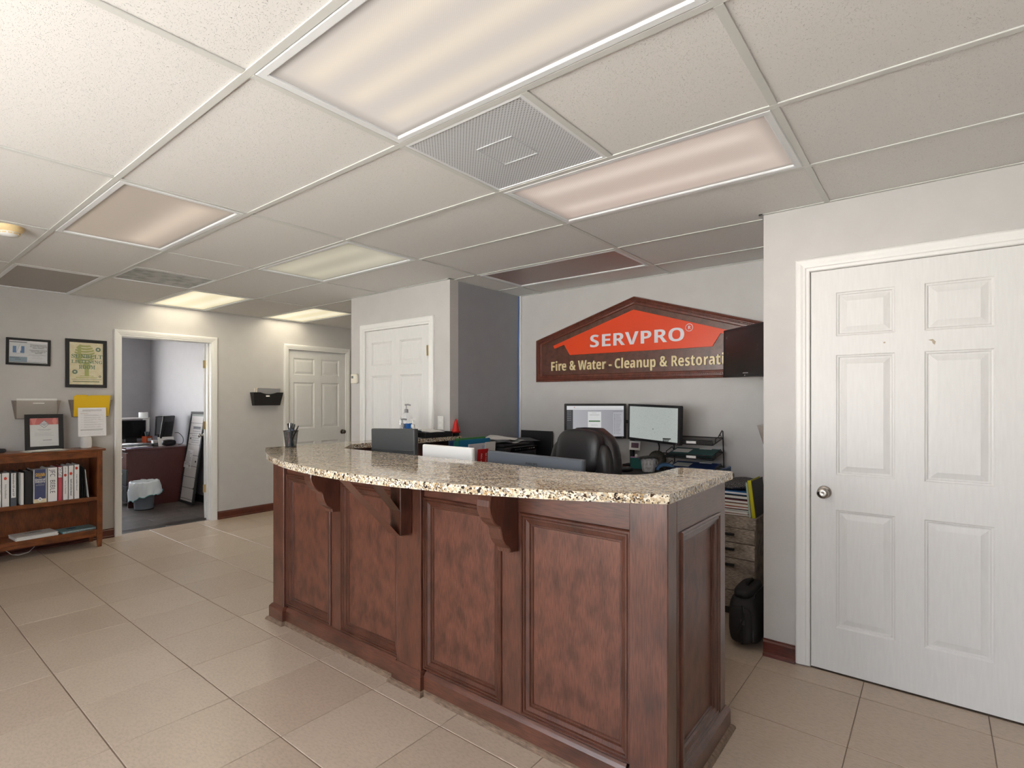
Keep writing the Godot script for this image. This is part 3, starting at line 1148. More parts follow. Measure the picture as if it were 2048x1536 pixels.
func reception() -> void:
	var o := thing("reception_desk", "reddish cherry wood reception desk front with framed panels, posts and corbels under the granite counter", "reception desk", at(1.76, 0, 1.975))
	var posts := [[3.135, 3.262], [1.892, 2.066], [0.690, 0.829]]
	var bays := [[2.655, 3.135], [2.066, 2.56], [1.415, 1.892], [0.829, 1.315]]
	var back := world(o)
	b2(back, 1.772, 1.80, 0, 1.044, 0.71, 3.25)
	part("carcass", back, M.cherry_v, o)
	for q in posts:
		part("post", b2(world(o), 1.72, 1.80, 0.0, 1.046, q[0], q[1], 0.003), M.cherry_v, o)
	var block := PackedVector2Array([Vector2(0, 0), Vector2(0.018, 0), Vector2(0.018, 0.082), Vector2(0.010, 0.094), Vector2(0.003, 0.101), Vector2(0, 0.101)])
	var shoe := PackedVector2Array([Vector2(0, 0), Vector2(0.017, 0), Vector2(0.015, 0.009), Vector2(0.009, 0.016), Vector2(0, 0.020)])
	var runs := [
		[P(1.80, 0, 3.262), P(1.72, 0, 3.262), P(1.72, 0, 3.135), P(1.742, 0, 3.135)],
		[P(1.742, 0, 2.066), P(1.72, 0, 2.066), P(1.72, 0, 1.892), P(1.742, 0, 1.892)],
		[P(1.742, 0, 0.829), P(1.72, 0, 0.829), P(1.72, 0, 0.690), P(2.335, 0, 0.690), P(2.335, 0, 0.90)],
		[P(1.742, 0, 3.117), P(1.742, 0, 2.084)],
		[P(1.742, 0, 1.874), P(1.742, 0, 0.847)],
	]
	for r in runs:
		r.reverse()
		part("base_board", world(o).sweep(r, block, Vector3.UP), M.cherry_z, o)
		var s := []
		for i in r.size():
			var c: Vector3 = r[i]
			s.append(c)
		var sh := world(o)
		var p2 := PackedVector2Array()
		for q in shoe:
			p2.append(q + Vector2(0.018, 0))
		sh.sweep(s, p2, Vector3.UP)
		part("shoe_molding", sh, M.shoe_wood, o, "worn pale shoe molding along the floor")
	for q in [[2.084, 3.117], [0.847, 1.874]]:
		part("bottom_rail", b2(world(o), 1.742, 1.772, 0.0, 0.107, q[0], q[1], 0.0), M.cherry_z, o)
	for q in [[2.066, 3.135], [0.829, 1.892]]:
		part("top_rail", b2(world(o), 1.742, 1.772, 0.925, 1.046, q[0], q[1], 0.002), M.cherry_z, o)
	for q in [[2.56, 2.655], [1.315, 1.415]]:
		part("stile", b2(world(o), 1.742, 1.772, 0.107, 0.925, q[0], q[1], 0.0), M.cherry_v, o)
	var mold := PackedVector2Array([Vector2(0, -0.02), Vector2(0, 0.006), Vector2(-0.004, 0.010), Vector2(-0.010, 0.010), Vector2(-0.013, 0.004), Vector2(-0.017, 0.007), Vector2(-0.022, 0.007), Vector2(-0.025, 0.001), Vector2(-0.040, -0.003), Vector2(-0.044, -0.010), Vector2(-0.050, -0.010), Vector2(-0.053, -0.014), Vector2(-0.053, -0.020)])
	for q in bays:
		var ring := [P(1.742, 0.107, q[1]), P(1.742, 0.925, q[1]), P(1.742, 0.925, q[0]), P(1.742, 0.107, q[0])]
		part("panel_molding", world(o).sweep(ring, mold, Vector3.LEFT, true), M.cherry_edge, o)
		part("panel", b2(world(o), 1.758, 1.772, 0.155, 0.88, q[0] + 0.045, q[1] - 0.045), M.cherry_panel, o)
	# the short end that faces -v
	for q in [[0.925, 1.046], [0.0, 0.107]]:
		part("end_rail", b2(world(o), 1.80, 2.335, q[0], q[1], 0.690, 0.72, 0.001), M.cherry_x, o)
	for q in [[1.80, 1.828], [2.25, 2.335]]:
		part("end_stile", b2(world(o), q[0], q[1], 0.107, 0.925, 0.690, 0.72), M.cherry_v, o)
	part("panel_molding", world(o).sweep([P(1.828, 0.107, 0.69), P(1.828, 0.925, 0.69), P(2.25, 0.925, 0.69), P(2.25, 0.107, 0.69)], mold, Vector3.BACK, true), M.cherry_edge, o)
	part("panel", b2(world(o), 1.87, 2.21, 0.155, 0.88, 0.706, 0.72), M.cherry_panel, o)
	part("end_carcass", b2(world(o), 1.80, 2.335, 0.0, 1.045, 0.721, 0.885, 0.003), M.cherry_v, o)
	part("return_panel", b2(world(o), 1.80, 3.185, 0.0, 1.045, 3.16, 3.27, 0.003), M.cherry_v, o)
	# corbels and the central bracket
	var cor := PackedVector2Array()
	for q in [[0.0, 1.046], [0.168, 1.046], [0.168, 1.020], [0.173, 1.013], [0.181, 0.995], [0.184, 0.972], [0.180, 0.95], [0.168, 0.925], [0.150, 0.903], [0.133, 0.889], [0.122, 0.885], [0.114, 0.874], [0.110, 0.853], [0.101, 0.829], [0.086, 0.808], [0.066, 0.793], [0.058, 0.786], [0.053, 0.768], [0.0, 0.762]]:
		cor.append(Vector2(q[0], q[1]))
	for c in [1.362, 2.60]:
		var mb := MB.new()
		# local x = out of the panel (-u), local y = up, local z = towards -v... right-handed: x cross y = z
		mb.xf = o.transform.affine_inverse() * Transform3D(Basis(Vector3.LEFT, Vector3.UP, Vector3.FORWARD), P(1.742, 0, c))
		mb.prism(cor, -0.034, 0.034, 0.004, true)
		part("corbel", mb, M.cherry_v, o)
	var brs := [PackedVector2Array([Vector2(0, 1.046), Vector2(0.074, 1.046), Vector2(0.074, 0.745), Vector2(0.020, 0.738), Vector2(0, 0.745)]),
		PackedVector2Array([Vector2(0.365, 1.046), Vector2(0.228, 1.046), Vector2(0.0745, 0.862), Vector2(0.0745, 0.745), Vector2(0.062, 0.738), Vector2(0.082, 0.752)])]
	for k in 2:
		var mb := MB.new()
		mb.xf = o.transform.affine_inverse() * Transform3D(Basis(Vector3.LEFT, Vector3.UP, Vector3.FORWARD), P(1.72, 0, 1.988))
		mb.prism(brs[k], -0.038, 0.038, 0.004, true)
		part(["bracket_leg", "bracket_brace"][k], mb, M.cherry_v, o)
	# granite
	var g := thing("granite_countertop", "speckled cream granite countertop with a bowed front edge, on the reception desk", "countertop", at(1.76, 1.046, 1.975))
	var pl := PackedVector2Array()
	var cu := 1.322 + 2.50
	for k in 33:
		var a := lerpf(-0.5430, 0.5460, k / 32.0)
		pl.append(Vector2(cu - 2.50 * cos(a), 1.972 + 2.52 * sin(a)))
	for q in [[1.70, 3.318], [1.74, 3.322], [3.186, 3.322], [3.186, 3.147], [3.29, 3.147], [3.29, 3.108], [2.2, 3.108], [1.985, 2.895], [1.985, 1.06], [2.0, 1.0], [2.03, 0.955], [2.08, 0.925], [2.14, 0.910], [2.36, 0.905], [2.385, 0.89], [2.392, 0.69], [2.382, 0.672]]:
		pl.append(Vector2(q[0], q[1]))
	var slab := flat(g)
	slab.prism(pl, 1.046, 1.078, 0.004, true)
	part("slab", slab, M.granite, g)


# ---------------------------------------------------------------- things on and by the wall with the open door
func bars(im: Image, x0: int, x1: int, y0: int, step: int, count: int, c: Color, ragged := 0.3, h := 1) -> void:
	for k in count:
		var x := x0
		var stop := x1 - int((x1 - x0) * ragged * rng.randf())
		while x < stop:
			var l := rng.randi_range(3, 9)
			im.fill_rect(Rect2i(x, y0 + k * step, mini(l, stop - x), h), c)
			x += l + 1


func printed(called: String, im: Image, rough := 0.6) -> StandardMaterial3D:
	var m := mat(called, Color.WHITE, rough)
	m.albedo_texture = image_tex(called, im)
	m.texture_repeat = false
	return m


# framed picture; local +x to the right, +z out of the wall, base at the bottom middle of the back
func picture(o: Node3D, w: float, h: float, border: float, m: Material) -> void:
	var prof := PackedVector2Array([Vector2(0, 0), Vector2(0, 0.018), Vector2(-0.004, 0.021), Vector2(-border + 0.003, 0.019), Vector2(-border, 0.014), Vector2(-border, 0)])
	var f := MB.new()
	f.sweep([Vector3(-w / 2, 0, 0), Vector3(-w / 2, h, 0), Vector3(w / 2, h, 0), Vector3(w / 2, 0, 0)], prof, Vector3.BACK, true)
	part("frame", f, M.black_matte, o)
	var a := w / 2 - border + 0.002
	part("backing", MB.new().box(Vector3(0, h / 2, 0.003), Vector3(2 * a, h - 2 * border + 0.004, 0.006)), M.black_matte, o)
	var q := MB.new()
	q.quad(Vector3(-a, border, 0.0065), Vector3(a, border, 0.0065), Vector3(a, h - border, 0.0065), Vector3(-a, h - border, 0.0065))
	part("print", q, m, o)
	part("pane", MB.new().box(Vector3(0, h / 2, 0.011), Vector3(2 * a, h - 2 * border + 0.004, 0.002)), M.glass, o)


func sheet(w: float, h: float, bend := 0.004, seed_ := 1) -> MB:  # a paper in the local xy plane facing +z, a hair thick, gently bent
	var mb := MB.new()
	var rows := []
	var back := []
	for i in 5:
		var row := []
		var rb := []
		for j in 7:
			var x := (j / 6.0 - 0.5) * w
			var y := i / 4.0 * h
			var z := bend * sin(j * 0.9 + seed_) * cos(i * 0.8 + seed_ * 0.7) + 0.0
			row.append(Vector3(x, y, z + 0.0004))
			rb.append(Vector3(-x, y, 0))
			rb[j] = Vector3(x, y, z)
		rows.append(row)
		rb.reverse()
		back.append(rb)
	mb.grid(rows)
	mb.grid(back)
	return mb


func tapered_pocket(o: Node3D, w_top: float, w_bot: float, h: float, d_top: float, d_bot: float, m: Material, dip := 0.0) -> void:
	# wall pocket: back at local z = 0, opening upwards, base at the bottom middle
	var t := 0.003
	var b := MB.new()
	b.prism(PackedVector2Array([Vector2(-w_bot / 2, 0), Vector2(w_bot / 2, 0), Vector2(w_top / 2, h), Vector2(-w_top / 2, h)]), 0.0, t)
	part("back", b, m, o)
	var f := MB.new()
	var lean := (d_top - d_bot) / h
	f.xf = Transform3D(Basis(Vector3.RIGHT, Vector3(0, 1, lean), Vector3.BACK), Vector3(0, 0, d_bot))
	var poly := PackedVector2Array([Vector2(-w_bot / 2, 0), Vector2(w_bot / 2, 0), Vector2(w_top / 2, h)])
	for k in 9:
		var x := lerpf(w_top * 0.28, -w_top * 0.28, k / 8.0)
		poly.append(Vector2(x, h - dip * cos(PI * (k / 8.0 - 0.5))))
	poly.append(Vector2(-w_top / 2, h))
	f.prism(poly, -t, 0.0)
	part("front", f, m, o)
	for s in [-1.0, 1.0]:
		var sd := MB.new()
		var a := Vector3(s * w_bot / 2, 0, 0)
		var c := Vector3(s * w_top / 2, h, 0)
		var q := [a, a + Vector3(0, 0, d_bot), c + Vector3(0, 0, d_top), c]
		if s < 0:
			q = [q[1], q[0], q[3], q[2]]
			sd.quad(q[1], q[0], q[3], q[2])
			sd.quad(q[0] + Vector3(t, 0, 0), q[1] + Vector3(t, 0, 0), q[2] + Vector3(t, 0, 0), q[3] + Vector3(t, 0, 0))
		else:
			sd.quad(q[1], q[0], q[3], q[2])
			sd.quad(q[0] - Vector3(t, 0, 0), q[1] - Vector3(t, 0, 0), q[2] - Vector3(t, 0, 0), q[3] - Vector3(t, 0, 0))
		part("side", sd, m, o)
	part("floor", MB.new().box(Vector3(0, t / 2, d_bot / 2), Vector3(w_bot, t, d_bot)), m, o)


func logo(w: float, c: StandardMaterial3D, place: Transform3D, o: Node3D) -> void:  # small pointed house mark
	var p := PackedVector2Array([Vector2(-0.5, 0.0), Vector2(-0.36, -0.02), Vector2(-0.28, -0.30), Vector2(0.28, -0.30), Vector2(0.36, -0.02), Vector2(0.5, 0.0), Vector2(0, 0.28)])
	var q := PackedVector2Array()
	for v in p:
		q.append(v * w)
	var mb := MB.new()
	mb.xf = place
	mb.prism(q, 0.0, 0.0006)
	part("logo", mb, c, o)


# a book or binder standing on a shelf, spine towards +z; base at the bottom middle of the spine
func binder(label: String, u0: float, u1: float, h: float, m: Material, kind := "binder", depth := 0.25, lean := 0.0, pages: Material = null) -> Node3D:
	var w := u1 - u0 - 0.002
	var o := thing(kind, label, "binder" if kind == "binder" else kind.replace("_", " "), at((u0 + u1) / 2, 0.4718, 6.152), "files standing on the bookshelf")
	if lean != 0.0:
		o.rotation.z = lean
	var c := MB.new()
	c.box(Vector3(0, h / 2, -0.0015), Vector3(w, h, 0.003), 0.001)
	for s in [-1, 1]:
		c.box(Vector3(s * (w / 2 - 0.0015), h / 2, -depth / 2), Vector3(0.003, h, depth), 0.001)
	part("cover", c, m, o)
	part("pages", MB.new().box(Vector3(0, h / 2 - 0.004, -depth / 2 - 0.004), Vector3(w - 0.008, h - 0.02, depth - 0.016)), pages if pages else M.paper, o)
	return o


func down(x: float, y: float, z := 0.0006) -> Transform3D:  # lettering that reads downwards on a spine
	return Transform3D(Basis(Vector3.BACK, -PI / 2), Vector3(x, y, z))


func left_wall_things() -> void:
	# --- bookcase
	var o := thing("bookcase", "low honey-brown wooden bookcase with two shelves against the wall", "bookcase", at(0.96, 0, 6.27))
	part("top", b2(world(o), 0.33, 1.58, 0.902, 0.922, 6.105, 6.43, 0.004), M.shelf_wood_x, o)
	part("top_rail", b2(world(o), 0.39, 1.513, 0.84, 0.902, 6.122, 6.14, 0.002), M.shelf_wood_x, o)
	part("back_panel", b2(world(o), 0.37, 1.54, 0.13, 0.9, 6.415, 6.425), M.shelf_wood, o)
	for q in [[0.349, 0.392], [1.513, 1.556]]:
		var l := world(o)
		b2(l, q[0], q[1], 0.12, 0.902, 6.118, 6.155, 0.002)
		part("front_post", l, M.shelf_wood, o)
		for v in [[6.118, 6.155], [6.39, 6.425]]:
			var ft := world(o)
			var uu: float = (q[0] + q[1]) / 2
			var hw := 0.0215
			var vm: float = (v[0] + v[1]) / 2
			var r0 := []
			for k in [[-1, -1], [1, -1], [1, 1], [-1, 1]]:
				r0.append([k[0], k[1]])
			for e in 4:
				var k0 = r0[e]
				var k1 = r0[(e + 1) % 4]
				ft.quad(P(uu + k1[0] * hw * 0.72, 0, vm + k1[1] * 0.0135), P(uu + k0[0] * hw * 0.72, 0, vm + k0[1] * 0.0135), P(uu + k0[0] * hw, 0.12, vm + k0[1] * 0.0185), P(uu + k1[0] * hw, 0.12, vm + k1[1] * 0.0185))
			part("foot", ft, M.shelf_wood, o)
		part("side_panel", b2(world(o), q[0] + 0.01, q[1] - 0.01, 0.1, 0.902, 6.155, 6.42), M.shelf_wood, o)
	for y in [0.437, 0.132]:
		part("shelf", b2(world(o), 0.39, 1.515, y, y + 0.034, 6.126, 6.415, 0.003), M.shelf_wood_x, o)
	part("apron", b2(world(o), 0.39, 1.515, 0.10, 0.132, 6.135, 6.15), M.shelf_wood_x, o)
	single("power_cable", MB.new().tube([Vector3(-0.1, 0.10, 0.03), Vector3(-0.05, 0.045, 0.02), Vector3(0.0, 0.028, 0.0), Vector3(0.06, 0.04, 0.01), Vector3(0.10, 0.075, 0.0), Vector3(0.11, 0.12, -0.01)], 0.0025), M.white, "thin white cord looped on the floor beneath the bookcase", "cord", at(0.98, 0.0, 6.22))
	# --- files on the upper shelf
	var orange := mat("logo_red", rgb(214, 74, 52), 0.5)
	var b := binder("white binder cut off by the left edge of the picture", 0.80, 0.857, 0.284, M.white)
	b = binder("white binder with a red mark, beside the grey one with a tall white label", 0.859, 0.908, 0.286, M.white)
	logo(0.034, orange, down(0.0, 0.24), b)
	text("Policy Handbook", 0.011, down(0.0, 0.13), M.pale_ink, b)
	b = binder("grey binder with a tall white label covering most of its spine", 0.912, 0.955, 0.286, M.slate)
	part("label", MB.new().box(Vector3(0, 0.175, 0.0004), Vector3(0.03, 0.21, 0.0008)), M.paper, b)
	text("Restoration VIP and SOP", 0.012, down(0, 0.18, 0.001), M.ink, b)
	b = binder("thin white album with a grey side, standing left of the black binder", 0.978, 1.001, 0.275, M.paper, "binder")
	b.rotation.y = 0.12
	b = binder("wide black binder without a label, left of the blue safety manual", 1.004, 1.058, 0.288, M.black_matte)
	var manual_blue := mat("manual_blue", rgb(66, 74, 112), 0.5)
	b = binder("thick blue and white safety manual with a yellow heading on its spine", 1.062, 1.156, 0.296, M.white)
	part("label", MB.new().box(Vector3(0, 0.165, 0.0004), Vector3(0.078, 0.26, 0.0008)), manual_blue, b)
	part("base_band", MB.new().box(Vector3(0, 0.018, 0.0004), Vector3(0.084, 0.034, 0.0008)), mat("cream", rgb(226, 214, 176), 0.6), b)
	var gold := mat("gold_ink", rgb(240, 190, 60), 0.5)
	text("OSHA", 0.021, at(0, 0.251, -0.0012), gold, b, "lettering", 0.0006, 0.064)
	part("rule", MB.new().box(Vector3(0, 0.237, 0.0012), Vector3(0.064, 0.004, 0.0006)), gold, b)
	text("FOR", 0.008, at(0, 0.224, -0.0012), gold, b)
	text("General", 0.019, at(0, 0.206, -0.0012), M.paper, b, "lettering", 0.0006, 0.068)
	text("Industry", 0.019, at(0, 0.187, -0.0012), M.paper, b, "lettering", 0.0006, 0.068)
	for y in [0.168, 0.160, 0.154]:
		part("rule", MB.new().box(Vector3(0, y, 0.0012), Vector3(0.03 if y > 0.165 else 0.06, 0.003, 0.0006)), M.pale_ink, b)
	var dm := MB.new()
	dm.prism(PackedVector2Array([Vector2(0, 0.05), Vector2(0.02, 0.03), Vector2(0, 0.01), Vector2(-0.02, 0.03)]), 0.001, 0.0016)
	part("emblem", dm, M.paper, b)
	text("K", 0.014, at(0, 0.031, -0.0018), M.ink, b)
	b = binder("wide white binder hand-lettered in black marker down its spine", 1.16, 1.229, 0.302, M.white)
	text("JFC  BIBLE", 0.034, down(0.0, 0.178), M.ink, b, "lettering", 0.0006, 0.215, "Droid Sans", 400)
	b = binder("red binder with a white on-call label at the top of its spine", 1.232, 1.264, 0.306, mat("binder_red", rgb(190, 74, 84), 0.5))
	part("label", MB.new().box(Vector3(0, 0.255, 0.0004), Vector3(0.026, 0.092, 0.0008)), M.paper, b)
	text("On-Call", 0.022, down(0, 0.256, 0.001), M.ink, b, "lettering", 0.0006, 0.08, "Droid Sans", 400)
	b = binder("white binder right of the red binder, its red mark below grey writing", 1.267, 1.305, 0.306, M.white)
	logo(0.034, orange, down(0.0, 0.225), b)
	text("Job File", 0.010, down(0.0, 0.272), M.pale_ink, b)
	text("Start Up Checklist", 0.010, down(0.0, 0.115), M.pale_ink, b)
	b = binder("white binder with a red mark and bold black writing below it", 1.308, 1.345, 0.308, M.white)
	logo(0.036, orange, down(0.0, 0.235), b)
	text("Health and Safety Manual", 0.013, down(0.0, 0.11), M.ink, b, "lettering", 0.0006, 0.15)
	b = binder("rightmost white binder, its red mark highest on the spine, beside thin black folders", 1.348, 1.388, 0.312, M.white)
	logo(0.034, orange, down(0.0, 0.28), b)
	text("Crew Leader Manual", 0.011, down(0.0, 0.15), M.pale_ink, b)
	for k in 3:
		b = binder(["first thin black folder right of the white binders, upright", "second thin black folder right of the white binders", "third thin black folder, leaning under the slanted white papers"][k], 1.393 + k * 0.013, 1.403 + k * 0.013, 0.30 - k * 0.012, M.black, "folder", 0.22, 0.012)
	b = binder("slanted white papers leaning at the right end of the file row", 1.452, 1.461, 0.262, M.paper, "loose_papers", 0.2, 0.10)
	# --- lower shelf
	var mg := thing("magazine_stack", "pile of white magazines on the bottom shelf of the bookcase", "magazines", at(1.08, 0.1668, 6.24, 4))
	var cov := blank(96, 80, Color(0.86, 0.86, 0.86))
	cov.fill_rect(Rect2i(30, 12, 40, 26), Color(0.7, 0.71, 0.72))
	cov.fill_rect(Rect2i(42, 20, 16, 8), Color(0.35, 0.36, 0.38))
	bars(cov, 14, 84, 50, 6, 4, Color(0.5, 0.5, 0.52))
	var covm := printed("magazine_cover", cov, 0.35)
	for k in 5:
		var m5 := MB.new()
		m5.xf = Transform3D(Basis(Vector3.UP, 0.05 * sin(k * 2.1)), Vector3(0.004 * sin(k * 1.7), 0.006 * k, 0.004 * cos(k * 2.3)))
		m5.box(Vector3(0, 0.003, 0), Vector3(0.29, 0.0055, 0.21), 0.001)
		if k == 4:
			m5.quad(Vector3(-0.144, 0.0059, 0.104), Vector3(0.144, 0.0059, 0.104), Vector3(0.144, 0.0059, -0.104), Vector3(-0.144, 0.0059, -0.104))
		part("magazine", m5, covm if k == 4 else M.paper, mg)
	var nb := thing("spiral_notebook", "teal spiral notebook lying on the bottom shelf beside the magazines", "notebook", at(1.385, 0.1668, 6.25, 6))
	part("cover", MB.new().box(Vector3(0, 0.008, 0), Vector3(0.27, 0.014, 0.2), 0.002), mat("teal_cover", rgb(92, 140, 150), 0.35), nb)
	part("label", MB.new().box(Vector3(-0.03, 0.0154, -0.03), Vector3(0.07, 0.0006, 0.05)), mat("navy", rgb(36, 48, 84), 0.5), nb)
	var wire := MB.new()
	for k in 24:
		var x := -0.125 + k * 0.0109
		var pts := []
		for a in 9:
			pts.append(Vector3(x, 0.008 + 0.009 * sin(TAU * a / 8.0), 0.099 + 0.009 * cos(TAU * a / 8.0)))
		wire.tube(pts, 0.0014, 5, false)
	part("wire_binding", wire, M.white, nb).set_meta("kind", "stuff")
	# --- on top of the bookcase
	var ce := blank(200, 240, Color(0.87, 0.87, 0.87))
	ce.fill_rect(Rect2i(0, 0, 200, 56), Color(0.78, 0.27, 0.25))
	for y in 56:
		for x in 200:
			if absi(x - 30) < 24 - y / 3 or absi(x - 172) < 20 - absi(y - 26) / 2:
				ce.set_pixel(x, y, Color(0.86, 0.45, 0.42))
	for y in range(20, 84):
		var hw := 34 - absi(y - 52)
		if hw > 0:
			ce.fill_rect(Rect2i(100 - hw, y, hw * 2, 1), Color(0.36, 0.34, 0.36))
		if hw > 4:
			ce.fill_rect(Rect2i(100 - hw + 4, y, hw * 2 - 8, 1), Color(0.85, 0.85, 0.86))
	bars(ce, 92, 110, 34, 6, 1, Color(0.3, 0.3, 0.34), 0.0, 3)
	bars(ce, 78, 124, 48, 6, 1, Color(0.3, 0.3, 0.34), 0.0, 5)
	bars(ce, 92, 110, 60, 6, 1, Color(0.3, 0.3, 0.34), 0.0, 4)
	bars(ce, 56, 146, 96, 8, 1, Color(0.4, 0.4, 0.42), 0.0, 3)
	bars(ce, 62, 140, 108, 8, 1, Color(0.6, 0.6, 0.62), 0.0, 2)
	bars(ce, 34, 170, 124, 8, 4, Color(0.66, 0.66, 0.68), 0.2, 2)
	bars(ce, 90, 150, 186, 8, 1, Color(0.25, 0.25, 0.28), 0.0, 4)
	bars(ce, 84, 152, 196, 8, 2, Color(0.7, 0.7, 0.72), 0.2, 1)
	bars(ce, 66, 190, 214, 8, 2, Color(0.62, 0.62, 0.64), 0.2, 1)
	var ct := thing("certificate", "black framed certificate with a red top band, propped on the bookcase", "framed certificate", at(1.172, 0.923, 6.33))
	ct.rotation.x = -0.10
	picture(ct, 0.272, 0.325, 0.034, printed("certificate_print", ce))
	var diff := thing("white_speaker", "small round white smart speaker with a textured shell on the bookcase", "speaker", at(1.475, 0.922, 6.32))
	part("body", MB.new().lathe([Vector2(0, 0.018), Vector2(0.0455, 0.018), Vector2(0.0465, 0.028), Vector2(0.0465, 0.06), Vector2(0.044, 0.09), Vector2(0.039, 0.103), Vector2(0.0, 0.106)], 40), bumpy(tri_tex(mat("ribbed_white", rgb(236, 236, 236), 0.5), T["soft"], Vector3(30, 30, 30)), "bump", 0.1), diff)
	part("base", MB.new().lathe([Vector2(0, 0), Vector2(0.041, 0), Vector2(0.044, 0.004), Vector2(0.045, 0.017), Vector2(0, 0.0175)], 40), M.white, diff)
	var puck := MB.new().lathe([Vector2(0, 0), Vector2(0.055, 0), Vector2(0.064, 0.008), Vector2(0.066, 0.02), Vector2(0.058, 0.03), Vector2(0.0, 0.033)], 36)
	var pk := thing("round_speaker", "dark flat round speaker at the left edge on the bookcase", "speaker", at(0.848, 0.922, 6.33))
	part("body", puck, bumpy(mat("dark_cloth", rgb(48, 50, 58), 0.85), "bump", 0.05), pk)
	part("top_disc", MB.new().lathe([Vector2(0, 0.0328), Vector2(0.03, 0.0328), Vector2(0.03, 0.0336), Vector2(0, 0.0338)], 28), M.black_matte, pk)
	for k in 2:
		var sh := sheet(0.28, 0.2, 0.002, k + 2)
		var s2 := single("loose_paper", sh, M.paper, ["white paper lying flat in front of the framed certificate, upper sheet", "white paper lying flat in front of the framed certificate, lower sheet with a dark edge"][k], "paper", Transform3D(Basis(Vector3.UP, [0.25, 0.10][k]) * Basis(Vector3.RIGHT, -PI / 2), P([1.19, 1.15][k], [0.929, 0.9235][k], [6.12, 6.10][k])))
		s2.set_meta("group", "papers on the bookcase")
	# --- framed pictures on the wall
	var im := blank(276, 200, Color(0.84, 0.85, 0.86))
	im.fill_rect(Rect2i(6, 12, 120, 6), Color(0.08, 0.08, 0.1))
	im.fill_rect(Rect2i(28, 52, 24, 58), Color(0.08, 0.38, 0.62))
	im.fill_rect(Rect2i(86, 50, 22, 60), Color(0.08, 0.38, 0.62))
	im.fill_rect(Rect2i(78, 92, 16, 18), Color(0.08, 0.38, 0.62))
	for y in range(34, 112):
		var f := (y - 34) / 78.0
		im.fill_rect(Rect2i(int(78 - 26 * f), y, int(4 + 24 * f), 1), Color(0.9, 0.9, 0.92))
		im.fill_rect(Rect2i(int(77 - 26 * f), y, 2, 1), Color(0.4, 0.5, 0.6))
	im.fill_rect(Rect2i(30, 114, 76, 2), Color(0.5, 0.55, 0.6))
	im.fill_rect(Rect2i(6, 146, 122, 44), Color(0.46, 0.57, 0.64))
	bars(im, 10, 74, 152, 8, 1, Color(0.16, 0.22, 0.3), 0.0, 5)
	bars(im, 44, 84, 166, 8, 1, Color(0.16, 0.22, 0.3), 0.0, 5)
	bars(im, 136, 262, 124, 9, 1, Color(0.5, 0.5, 0.52), 0.0, 3)
	bars(im, 166, 222, 134, 9, 1, Color(0.6, 0.6, 0.62), 0.0, 2)
	bars(im, 166, 236, 148, 9, 2, Color(0.65, 0.65, 0.67), 0.1, 2)
	bars(im, 136, 260, 178, 9, 1, Color(0.5, 0.5, 0.52), 0.0, 2)
	im.fill_rect(Rect2i(6, 191, 262, 4), Color(0.12, 0.12, 0.14))
	var f1 := thing("framed_award", "wide black framed award with a blue letter mark, on the wall at the left edge", "framed award", at(1.079, 1.695, 6.449))
	f1.rotation.z = -0.012
	picture(f1, 0.308, 0.242, 0.02, printed("award_print", im))
	var rows := ["Nationwide Insurance", "On Your Side Property", "Repair Network", "Outstanding Customer", "Service Manager of", "Asheville"]
	for k in 6:
		text(rows[k], 0.0085, Transform3D(Basis(), Vector3(0.068, 0.188 - k * 0.0135 - (0.008 if k > 2 else 0.0), 0.007)), M.ink, f1, "lettering", 0.0004, [0.115, 0.12, 0.08, 0.125, 0.10, 0.05][k])
	im = blank(264, 396, Color(0.86, 0.80, 0.62))
	var wash: Image = noise(FastNoiseLite.TYPE_SIMPLEX_SMOOTH, 0.02, 3, 4).get_image(264, 396)
	var olive := Color(0.60, 0.62, 0.20)
	for y in 396:
		for x in 264:
			var n := wash.get_pixel(x, y).r
			im.set_pixel(x, y, Color(0.85, 0.78, 0.58).lerp(Color(0.90, 0.88, 0.74), n))
			var dx := (x - 118) / 78.0
			var dy := (y - 112) / 104.0
			if dx * dx + dy * dy < 1.0 and y > 20:
				var stripe := (y + int(20.0 * dx * dx)) % 26 < 17 or (x > 62 and x < 92)
				if stripe:
					im.set_pixel(x, y, olive)
			if absf(x - 134) < 34 - absf(y - 218) * 0.5 and y > 190 and y < 250:
				im.set_pixel(x, y, olive)
	im.fill_rect(Rect2i(118, 250, 34, 62), Color(0.62, 0.64, 0.24))
	im.fill_rect(Rect2i(82, 312, 106, 5), olive)
	im.fill_rect(Rect2i(52, 328, 164, 6), olive)
	bars(im, 18, 250, 346, 9, 1, Color(0.35, 0.42, 0.14), 0.0, 4)
	bars(im, 28, 232, 364, 9, 1, Color(0.3, 0.36, 0.12), 0.0, 9)
	for q in [[224, 60], [44, 278]]:
		for k in 10:
			disc(im, q[0] + 17 * cos(TAU * k / 10), q[1] + 17 * sin(TAU * k / 10), 5, Color(0.13, 0.33, 0.2))
		disc(im, q[0], q[1], 16, Color(0.13, 0.33, 0.2))
		disc(im, q[0], q[1], 8, Color(0.85, 0.86, 0.72))
	disc(im, 238, 318, 10, Color(0.2, 0.3, 0.1))
	disc(im, 238, 318, 5, Color(0.85, 0.82, 0.6))
	var f2 := thing("framed_poster", "black framed green concert poster with a large microphone, left of the open doorway", "framed poster", at(1.508, 1.499, 6.449))
	picture(f2, 0.326, 0.467, 0.03, printed("poster_print", im))
	var green := mat("poster_green", rgb(44, 92, 46), 0.6)
	text("SUNBELT", 0.037, Transform3D(Basis(), Vector3(0.005, 0.303, 0.007)), green, f2, "lettering", 0.0004, 0.245, "Droid Serif")
	text("LISTENING", 0.031, Transform3D(Basis(), Vector3(0.005, 0.250, 0.007)), green, f2, "lettering", 0.0004, 0.245, "Droid Serif")
